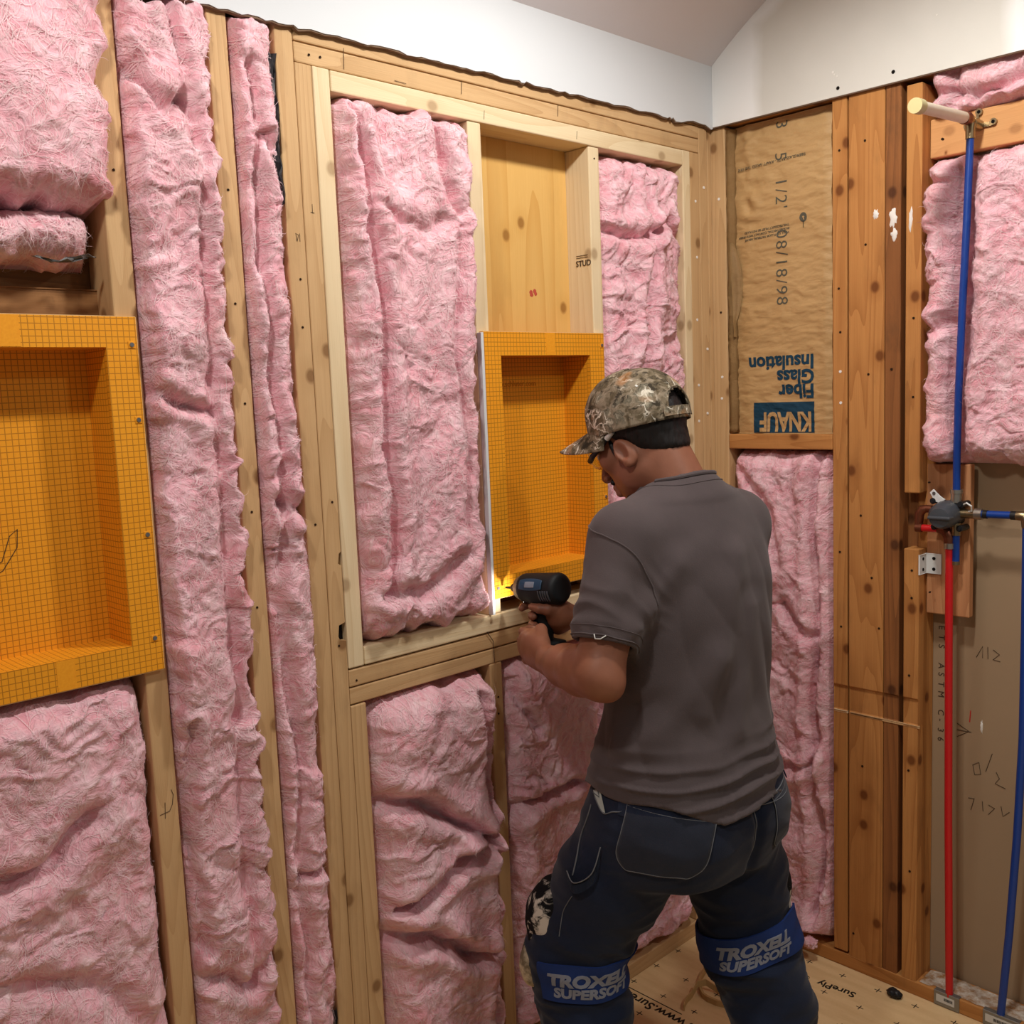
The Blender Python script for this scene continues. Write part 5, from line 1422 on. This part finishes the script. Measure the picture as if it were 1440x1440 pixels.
# neck ribbing: two rings
def ring(c, rx, ry, tilt, n=48):
    R_ = np.array(Matrix.Rotation(math.radians(tilt), 3, 'X')); return [c + R_ @ A3(rx * math.cos(a), ry * math.sin(a), 0) for a in np.linspace(0, 2 * math.pi, n)]
col = on(sh_bvh, ring(NCK + A3(0, .004, .006), .080, .078, -22), .0012)
tube('collar', col, .0042, M['tee'], shirt, 8, caps=False)
col2 = on(sh_bvh, ring(NCK + A3(0, .0, -.010), .093, .092, -22), .0003)
tube('collar_seam', col2, .0012, M['tee'], shirt, 6, caps=False)
ax_ = (EL - SL) / np.linalg.norm(EL - SL); u_ = np.cross(ax_, A3(0, 1, 0)); u_ /= np.linalg.norm(u_); v_ = np.cross(ax_, u_)
for nm, fr, off in (('sleeve_hem', .755, .0006), ('sleeve_hem', .69, .0002)):
    c = SL * (1 - fr) + EL * fr
    tube(nm, on(sh_bvh, [c + (u_ * math.cos(a) + v_ * math.sin(a)) * .068 for a in np.linspace(0, 2 * math.pi, 40)], off), .0016 if fr > .7 else .0009, M['tee'], shirt, 6, caps=False)
seam = smooth_path([(-.98, -.37, 1.345), (-1.0, -.425, 1.335), (-1.0, -.485, 1.305), (-.987, -.535, 1.25), (-.972, -.545, 1.20)], 40)
tube('shoulder_seam', on(sh_bvh, seam, .0006), .0016, M['tee'], shirt, 6)
th_ = on(sh_bvh, [(-1.115, -.50, 1.17), (-1.118, -.50, 1.155), (-1.114, -.505, 1.135)], .002); bm = bmesh.new(); add_tube(bm, th_, .0011, 6)
add_tube(bm, on(sh_bvh, [(-1.117, -.50, 1.155), (-1.110, -.51, 1.163), (-1.1, -.52, 1.163)], .002), .0011, 6)
link('stray_thread', bm_mesh('stray_thread', bm, True), M['label'], shirt, th_[0])['label'] = 'stray white thread'

# ---- jeans
HL, KL, AL_ = A3(-.912, -.466, .79), A3(-.995, -.315, .445), A3(-1.015, -.385, .085)
HRt, KR, AR = A3(-.722, -.482, .78), A3(-.700, -.555, .40), A3(-.700, -.650, .10)
jn = SDF()
jn.loft([(.86, -.815, -.472, .182, .135), (.80, -.820, -.472, .202, .155), (.72, -.820, -.478, .203, .155), (.66, -.818, -.478, .185, .135)], .03, 'u', 2.2)
jn.ell((-.888, -.530, .75), (.092, .088, .10), .08); jn.ell((-.745, -.545, .75), (.092, .088, .10), .08)
def leg(h_, k_, a_, r):
    m = h_ * .5 + k_ * .5
    jn.cone(h_ + A3(0, 0, -.02), m, r[0], r[1], .04); jn.cone(m, k_, r[1], r[2], .03)
    c = k_ * .65 + a_ * .35 + A3(0, -.012, 0)
    jn.cone(k_, c, r[2], r[3], .03); jn.cone(c, a_, r[3], r[4], .03)
leg(HL, KL, AL_, (.112, .103, .086, .080, .072))
leg(HRt, KR, AR, (.108, .098, .082, .078, .072))
V, Q = sdf_mesh(jn, (-1.15, -.78, .03), (-.56, -.20, .88), .0045)
N = vnormals(V, Q); x, y, z = V.T
h = .0065 * (1 - 2 * np.abs(pn3(x * 5, y * 5, z * 11 + x * 6, 31))) + .0035 * (1 - 2 * np.abs(pn3(x * 10, y * 10, z * 24 - x * 10, 32)))
knee = np.exp(-((z - .42) / .13) ** 2); h *= .7 + .9 * knee
h += .006 * knee * (1 - 2 * np.abs(pn3(x * 6, y * 6, z * 26, 33)))
h *= sstep(.80 - z, -.02, .06)
h -= .012 * np.exp(-((x + .815 - .0 * z) / .012) ** 2) * sstep(-y, .50, .54) * sstep(z, .62, .68)
V = V + N * h[:, None]; V = relax(V, Q, 1, .3)
jeans = link('jeans', fast_mesh('jeans', V, Q), M['denim'], person, (-.83, -.47, .1))
jb = bvh_of(V, Q)
# draped patches: rows of guide points dropped on the cloth along a direction
def drape_patch(name, fn, nu, nv, direc, bvh, off, thick, mat, parent, back_off=.25, label=None, wob=None):
    d = Vector(direc).normalized(); bm = bmesh.new(); G = []
    for i in range(nu + 1):
        row = []
        for j in range(nv + 1):
            p = Vector(fn(i / nu, j / nv)); hit, nrm, _, _ = bvh.ray_cast(p - d * back_off, d, 1.0)
            if hit is None: hit, nrm, _, _ = bvh.find_nearest(p)
            row.append(bm.verts.new(hit + nrm * off))
        G.append(row)
    for i in range(nu):
        for j in range(nv): bm.faces.new((G[i][j], G[i + 1][j], G[i + 1][j + 1], G[i][j + 1]))
    for f in bm.faces: f.normal_update()
    if sum(f.normal.dot(d) * f.calc_area() for f in bm.faces) > 0: bmesh.ops.reverse_faces(bm, faces=bm.faces)
    bmesh.ops.smooth_vert(bm, verts=bm.verts, factor=.3, use_axis_x=True, use_axis_y=True, use_axis_z=True)
    if thick: bmesh.ops.solidify(bm, geom=list(bm.faces), thickness=-thick)
    bmesh.ops.recalc_face_normals(bm, faces=bm.faces)
    me = bpy.data.meshes.new(name); bm.to_mesh(me); bm.free(); me.shade_smooth()
    o = link(name, me, mat, parent, Vector(fn(.5, .5)))
    if label: o['label'] = label
    return o
def drape_line(name, pts, direc, bvh, off, r, mat, parent, n=40, back_off=.25, label=None):
    d = Vector(direc).normalized(); out = []
    for p in smooth_path(pts, n):
        hit, nrm, _, _ = bvh.ray_cast(p - d * back_off, d, 1.0)
        if hit is None: hit, nrm, _, _ = bvh.find_nearest(p)
        out.append(hit + nrm * off)
    o = tube(name, out, r, mat, parent, 7)
    if label: o['label'] = label
    return o
# back pockets: a slanted top and a rounded foot, laid on the cloth
def pocket(TL, TR, BR, BL):
    TL, TR, BR, BL = [A3(*p_) for p_ in (TL, TR, BR, BL)]
    def fn(s, t):
        u = s
        if t < .35:
            k = math.sqrt(max(0, 1 - ((.35 - t) / .35 * .80) ** 2.2)); u = .5 + (s - .5) * k
        return tuple((BL * (1 - u) + BR * u) * (1 - t) + (TL * (1 - u) + TR * u) * t)
    return fn
P1 = pocket((-1.034, -.514, .835), (-.923, -.627, .806), (-.965, -.623, .690), (-1.075, -.50, .700)); D1 = (.69, .72, -.05)
P2 = pocket((-.765, -.66, .800), (-.655, -.60, .815), (-.64, -.60, .70), (-.76, -.66, .68)); D2 = (-.25, 1, 0)
pk = drape_patch('back_pocket', P1, 26, 26, D1, jb, .0012, .0022, M['denim_pocket'], jeans, label='faded left back pocket')
pk2 = drape_patch('back_pocket', P2, 24, 24, D2, jb, .0012, .0022, M['denim_pocket'], jeans)
for P_, d_ in ((P1, D1), (P2, D2)):
    pts = [P_(0.0, 1 - i / 14 * .98) for i in range(15)] + [P_(i / 10, .02) for i in range(1, 10)] + [P_(1.0, .02 + i / 14 * .98) for i in range(15)]
    drape_line('pocket_seam', pts, d_, jb, .0030, .0009, M['denim_seam'], jeans, 90)
    drape_line('pocket_seam', [P_(0, .985), P_(.5, .985), P_(1, .985)], d_, jb, .0034, .0013, M['denim_seam'], jeans, 30)
    drape_line('pocket_seam', [P_(0, .90), P_(.5, .90), P_(1, .90)], d_, jb, .0030, .0007, M['denim_seam'], jeans, 30)
# waistband below the shirt, seat seam, outer leg seams, belt loops
def band_fn(z0, z1, a0, a1, cx=-.815, cy=-.474, R=.3):
    return lambda s, t: (cx + R * math.cos(a0 + (a1 - a0) * s), cy + R * math.sin(a0 + (a1 - a0) * s), z0 + (z1 - z0) * t)
def radial_patch(name, cx, cy, a0, a1, z0, z1, nu, nv, bvh, off, thick, mat, parent, R=.3, label=None, zt=lambda a: 0, axis=None):
    bm = bmesh.new(); G = []
    for i in range(nu + 1):
        a = a0 + (a1 - a0) * i / nu; row = []
        for j in range(nv + 1):
            z_ = z0 + (z1 - z0) * j / nv + zt(a); ox, oy = (cx, cy) if axis is None else axis(z_)
            p = Vector((ox + R * math.cos(a), oy + R * math.sin(a), z_)); d = Vector((-math.cos(a), -math.sin(a), 0))
            hit, nrm, _, _ = bvh.ray_cast(p, d, R * 1.0)
            if hit is None: hit = Vector((ox, oy, z_)) - d * .09
            row.append((hit, a))
        G.append(row)
    # strap tension: no dips below a smoothed radius
    B_ = [[bm.verts.new(h_ + Vector((math.cos(a), math.sin(a), 0)) * off) for h_, a in row] for row in G]
    closed = abs(abs(a1 - a0) - 2 * math.pi) < 1e-3
    for i in range(nu):
        for j in range(nv):
            bm.faces.new((B_[i][j], B_[i + 1][j], B_[i + 1][j + 1], B_[i][j + 1]))
    if closed: bmesh.ops.remove_doubles(bm, verts=[v for v in B_[0]] + [v for v in B_[-1]], dist=.002)
    for _ in range(3): bmesh.ops.smooth_vert(bm, verts=bm.verts, factor=.5, use_axis_x=True, use_axis_y=True, use_axis_z=False)
    bmesh.ops.recalc_face_normals(bm, faces=bm.faces)
    f0 = bm.faces[0] if hasattr(bm.faces, '__getitem__') and not bm.faces.ensure_lookup_table() else None
    c = f0.calc_center_median(); ax0 = (cx, cy) if axis is None else axis(c.z)
    if f0.normal.dot(Vector((c.x - ax0[0], c.y - ax0[1], 0))) < 0: bmesh.ops.reverse_faces(bm, faces=bm.faces)
    bmesh.ops.solidify(bm, geom=list(bm.faces), thickness=-thick)
    me = bpy.data.meshes.new(name); bm.to_mesh(me); bm.free(); me.shade_smooth(); sharp(me, 50)
    o = link(name, me, mat, parent, (cx, cy, z0))
    if label: o['label'] = label
    return o
radial_patch('waistband', -.815, -.474, math.radians(180), math.radians(360), .800, .838, 60, 4, jb, .0012, .003, M['denim'], jeans)
drape_line('waist_seam', [(-.905, -.605, .806), (-.79, -.63, .790), (-.66, -.585, .785), (-.60, -.53, .79)], (.69, .72, 0), jb, .003, .0010, M['denim_seam'], jeans, 40)
drape_line('seat_seam', [(-.812, -.7, .80), (-.814, -.7, .74), (-.816, -.7, .68)], (0, 1, 0), jb, .001, .0014, M['denim_seam'], jeans, 20)
for xx in (-.80, -.66):
    drape_patch('belt_loop', lambda s, t, xx=xx: (xx + (s - .5) * .012, -.7, .792 + t * .052), 2, 8, (0, 1, 0), jb, .005, .0025, M['denim'], jeans)
# side (carpenter) details on the near leg: pocket mouth with pale lining, leg seam, hammer loop
SD = (.69, .72, -.05)
drape_line('leg_seam', [(-1.059, -.443, .796), (-1.075, -.44, .755), (-1.084, -.431, .715), (-1.086, -.41, .66)], SD, jb, .0015, .0015, M['denim_seam'], jeans, 40)
drape_line('leg_seam', [(-1.10, -.42, .62), (-1.105, -.40, .58), (-1.10, -.38, .53)], SD, jb, .0012, .0009, M['denim_seam'], jeans, 30)
LA, LB, LC_ = A3(-1.018, -.386, .848), A3(-1.045, -.457, .795), A3(-1.008, -.412, .846)
drape_patch('pocket_lining', lambda s, t: tuple((LA * (1 - s) + LC_ * s) * (1 - t) + (LB + A3(.72, -.69, 0) * (s - .5) * .008) * t), 6, 12, SD, jb, .0022, 0, M['pocket_lining'], jeans, label='pale lining of the turned-out side pocket')
drape_line('pocket_seam', [(-1.018, -.388, .848), (-1.036, -.43, .812), (-1.045, -.457, .794), (-1.040, -.475, .802), (-1.035, -.497, .810), (-1.028, -.512, .832)], SD, jb, .0022, .0012, M['denim_seam'], jeans, 40)
# hammer loop: a strip of denim standing away from the thigh
def hit_on(p):
    d = Vector(SD).normalized(); h_, n_, _, _ = jb.ray_cast(Vector(p) - d * .25, d, 1.0)
    return h_ + n_ * .004 if h_ is not None else on(jb, [p], .004)[0]
lp_a = hit_on((-1.08, -.391, .653)); lp_b = hit_on((-1.083, -.487, .722)); m1 = hit_on((-1.096, -.425, .645)) + Vector((-.012, -.012, 0)); m2 = hit_on((-1.096, -.468, .673)) + Vector((-.012, -.016, 0))
path = smooth_path([lp_a, m1, m2, lp_b], 26)
bm = bmesh.new(); rows = [[bm.verts.new(p + Vector((0, 0, .012))), bm.verts.new(p + Vector((.002, .002, -.012)))] for p in path]
for a, b in zip(rows, rows[1:]): bm.faces.new((a[0], a[1], b[1], b[0]))
bmesh.ops.solidify(bm, geom=list(bm.faces), thickness=.003)
link('hammer_loop', bm_mesh('hammer_loop', bm, True), M['denim_pocket'], jeans, lp_a)
tube('loop_edge', [p + Vector((-.001, -.001, .0125)) for p in path], .0012, M['denim_seam'], jeans, 6)

# ---- knee pads: front cushion plus a printed strap behind the calf
def leg_axis(k_, a_):
    return lambda z_: tuple((k_ + (a_ - k_) * np.clip((k_[2] - z_) / (k_[2] - a_[2]), 0, 1))[:2]) if z_ < k_[2] else tuple(k_[:2])
def knee_pad(k_, a_, face, zs, tilt, label, flap):
    rt = empty('knee_pad', (float(k_[0]), float(k_[1]), zs)); rt.parent = person; rt.location = rt.location - wloc(person); rt['label'] = label
    axf = leg_axis(k_, a_); tl = lambda a: tilt * math.cos(a - face - math.pi / 2)
    st = radial_patch('strap', float(k_[0]), float(k_[1]), face + math.radians(52), face + math.radians(308), zs, zs + .076, 90, 8, jb, .003, .0045, M['pad_blue'], rt, axis=axf, zt=tl, R=.135)
    # cushion over the shin and knee
    cu = SDF(); f = A3(math.cos(face), math.sin(face), 0); sd_ = A3(-f[1], f[0], 0)
    c0 = A3(*axf(zs + .05), zs + .05) + f * .036
    cu.ell(c0 + A3(0, 0, .085) - f * .012, (.074, .074, .085), .03); cu.ell(c0 - f * .004 + A3(0, 0, -.005), (.078, .078, .075), .03)
    cu.plane(c0 + A3(0, 0, -.064), (0, 0, -1), .01); cu.plane(c0 - f * .022, -f, .006)
    V, Q = sdf_mesh(cu, c0 - .14 - A3(0, 0, .02), c0 + .14 + A3(0, 0, .06), .004); N = vnormals(V, Q)
    V = V + N * (.0035 * pn3(V[:, 0] * 30, V[:, 1] * 30, V[:, 2] * 30, 41))[:, None]
    link('cushion', fast_mesh('cushion', V, Q), M['pad'], rt, Vector(c0))
    rs_ = SDF(); c1 = A3(*axf(zs + .03), zs + .045) + A3(*flap, 0)
    rs_.ell(c1, (.026, .030, .046), .01); V, Q = sdf_mesh(rs_, c1 - .07, c1 + .07, .004); N = vnormals(V, Q); V = V + N * (.005 * pn3(V[:, 0] * 26, V[:, 1] * 26, V[:, 2] * 26, 42))[:, None]
    link('shin_flap', fast_mesh('shin_flap', V, Q), M['pad_tan'], rt, Vector(c1))
    return rt, axf, tl, zs
def strap_text(rt, axf, tl, zs, s, size, a_c, zoff, mat, bold, off=.0085):
    me = text_geo(s, size, bold, .0005, align='CENTER', cut=.006, shear=.15)
    for v in me.vertices:
        u, w, e = v.co.x, v.co.y, v.co.z; r0 = .088
        a = a_c + u / r0; z_ = zs + zoff + w + tl(a); ox, oy = axf(z_)
        p = Vector((ox + .16 * math.cos(a), oy + .16 * math.sin(a), z_)); d = Vector((-math.cos(a), -math.sin(a), 0))
        hit, nrm, _, _ = st_bvh.ray_cast(p, d, .3)
        if hit is None: hit = Vector((ox, oy, z_)) - d * .09
        v.co = hit - d * (.0006 + e)
    link('lettering', me, M[mat], rt, (float(axf(zs)[0]), float(axf(zs)[1]), zs))
def world_bvh(o):
    dg = [tuple(v.co + wloc(o)) for v in o.data.vertices]; return BVHTree.FromPolygons(dg, [tuple(p.vertices) for p in o.data.polygons])
CAMA = lambda k_: math.atan2(-1.6678 - k_[1], -2.4086 - k_[0])      # bearing of the viewer's side of the leg
for k_, a_, face, zs, tilt, lab, ac, fp in ((KL, AL_, math.radians(130), .387, .012, 'knee pad with blue printed strap on the forward leg', .28, (-.078, .045)), (KR, AR, math.radians(12), .412, -.030, 'knee pad with blue printed strap on the rear leg', .10, (.066, .03))):
    rt, axf, tl, z_ = knee_pad(k_, a_, face, zs, tilt, lab, fp)
    st_bvh = world_bvh([c for c in rt.children if c.name.startswith('strap')][0])
    a0 = CAMA(k_) + ac
    strap_text(rt, axf, tl, z_, 'TROXELL', .033, a0, .035, 'pad_print', .0018)
    strap_text(rt, axf, tl, z_, 'SUPERSOFT', .026, a0 + .04, .011, 'pad_print', .0012)
# ---- work boots
for a_, dirx in ((AL_, .05), (AR, .0)):
    bt = SDF(); f = A3(dirx, 1, 0); f /= np.linalg.norm(f); g = A3(a_[0], a_[1], FLOOR_Z)
    bt.cone(g + A3(0, 0, .12), g + A3(0, 0, .05), .056, .050, .02); bt.cone(g + A3(0, 0, .045), g + f * .13 + A3(0, 0, .042), .046, .042, .03)
    bt.cone(g - f * .03 + A3(0, 0, .04), g + A3(0, 0, .04), .042, .044, .02); bt.plane(g + A3(0, 0, .012), (0, 0, -1), .004)
    V, Q = sdf_mesh(bt, g - .12, g + .25, .005)
    rt = empty('boot', Vector(g)); rt.parent = person; rt.location = Vector(g) - wloc(person)
    link('upper', fast_mesh('upper', V, Q), M['boot'], rt, Vector(g))
    s2 = SDF(); s2.cone(g - f * .03 + A3(0, 0, .02), g + f * .13 + A3(0, 0, .02), .047, .047, .01); s2.plane(g + A3(0, 0, .016), (0, 0, 1), .002); s2.plane(g + A3(0, 0, .0005), (0, 0, -1), .002)
    V, Q = sdf_mesh(s2, g - A3(.1, .1, .05), g + A3(.1, .24, .08), .004)
    link('sole', fast_mesh('sole', V, Q), M['sole'], rt, Vector(g))

# ================================================================== DRILL
dr = empty('cordless_drill', Vector(DR(.1)), 'black and blue cordless impact drill in the man\'s hands, bit on the niche screw', 'drill')
M['dr_black'] = plain('black_rubber', rgb(26, 28, 30), .6, .3)
M['dr_blue'] = plain('teal_blue_housing', rgb(34, 66, 92), .45, .4)
M['dr_tan'] = plain('bronze_nose', rgb(112, 96, 78), .45, .4)
tube('bit', [Vector(DR(0)), Vector(DR(.008)), Vector(DR(.03))], [.0022, .003, .003], M['dr_black'], dr, 8)
tube('chuck', [Vector(DR(.022)), Vector(DR(.026)), Vector(DR(.044))], [.007, .0095, .0105], M['dr_black'], dr, 16)
o = tube('nose_cone', [Vector(DR(.042)), Vector(DR(.050)), Vector(DR(.068))], [.018, .026, .0325], M['dr_tan'], dr, 24); o['label'] = 'bronze nose cone'
hs = SDF(); hs.cone(DR(.072), DR(.165), .033, .035, .01); hs.cone(DR(.115, -.02), DR(.116, -.045), .026, .022, .02)
hs.plane(DR(.065), -DB, .003); hs.plane(DR(.180), DB, .01)
V, Q = sdf_mesh(hs, DR(.12) - .10, DR(.12) + .10, .003)
link('housing', fast_mesh('housing', V, Q), M['dr_black'], dr, Vector(DR(.12)))
hb = bvh_of(V, Q)
def side_panel(nm, l0, l1, u0, u1, mat, off=.001, th=.0015, rnd=.3, lab=None):
    def fn(s, t):
        k = 1 - rnd * abs(2 * s - 1) ** 3
        return DR(l0 + (l1 - l0) * s, (u0 + u1) / 2 + (t - .5) * (u1 - u0) * k, -.06)
    return drape_patch(nm, fn, 16, 12, (1, 0, 0), hb, off, th, mat, dr, label=lab)
side_panel('side_label', .078, .150, .000, .024, M['dr_blue'], lab='blue side panel')
side_panel('badge', .098, .128, .006, .018, M['pad_print'], .0028, .0008, .1)
for k in range(5): side_panel('vent_rib', .138 + k * .007, .141 + k * .007, -.022, .0, M['greypl'], .0006, .0022, 0)
gp = SDF(); gp.cone(DR(.116, -.03), G1, .0185, .0180, .01, 'u'); 
V, Q = sdf_mesh(gp, np.minimum(G0, G1) - .06, np.maximum(G0, G1) + .06, .003); link('grip', fast_mesh('grip', V, Q), M['dr_black'], dr, Vector(G0))
prism('trigger', [(float(DR(.095, -.035)[1]), float(DR(.095, -.035)[2])), (float(DR(.080, -.037)[1]), float(DR(.080, -.037)[2])), (float(DR(.086, -.060)[1]), float(DR(.086, -.060)[2])), (float(DR(.10, -.062)[1]), float(DR(.10, -.062)[2]))], 0, float(TIP[0] - .007), float(TIP[0] + .007), M['dr_blue'], dr, .002, Vector(DR(.09, -.05)))
bc = DR(.108, -.142)
box('battery', tuple(bc - A3(.032, .045, .024)), tuple(bc + A3(.032, .045, .016)), M['blackpl'], dr, .006, 2)
box('battery_foot', tuple(bc + A3(-.028, -.04, .016)), tuple(bc + A3(.028, .04, .028)), M['dr_black'], dr, .005, 2)
# work light of the drill: a small lens under the chuck and its beam
lp = DR(.060, -.031)
M['led'] = (lambda t: (t.set(t.b.inputs['Emission Color'], (1, .97, .9, 1)), t.set(t.b.inputs['Emission Strength'], 6.0), t.base((1, 1, 1, 1)), t.m)[-1])(NT('led_lens', .3, .5))
tube('work_light', [Vector(lp), Vector(lp - DB * .004)], .0032, M['led'], dr, 10)
sp = bpy.data.lights.new('work_light_beam', 'SPOT'); sp.energy = .7; sp.spot_size = math.radians(95); sp.spot_blend = .8; sp.shadow_soft_size = .003; sp.color = (1, .96, .88)
so_ = bpy.data.objects.new('work_light_beam', sp); COL.objects.link(so_)
lpos = Vector(lp - DB * .007); tgt = Vector((-.8875, -.013, 1.15)); q_ = (tgt - lpos).to_track_quat('-Z', 'Y')
so_.parent = dr; so_.location = lpos - dr.location; so_.rotation_euler = q_.to_euler()
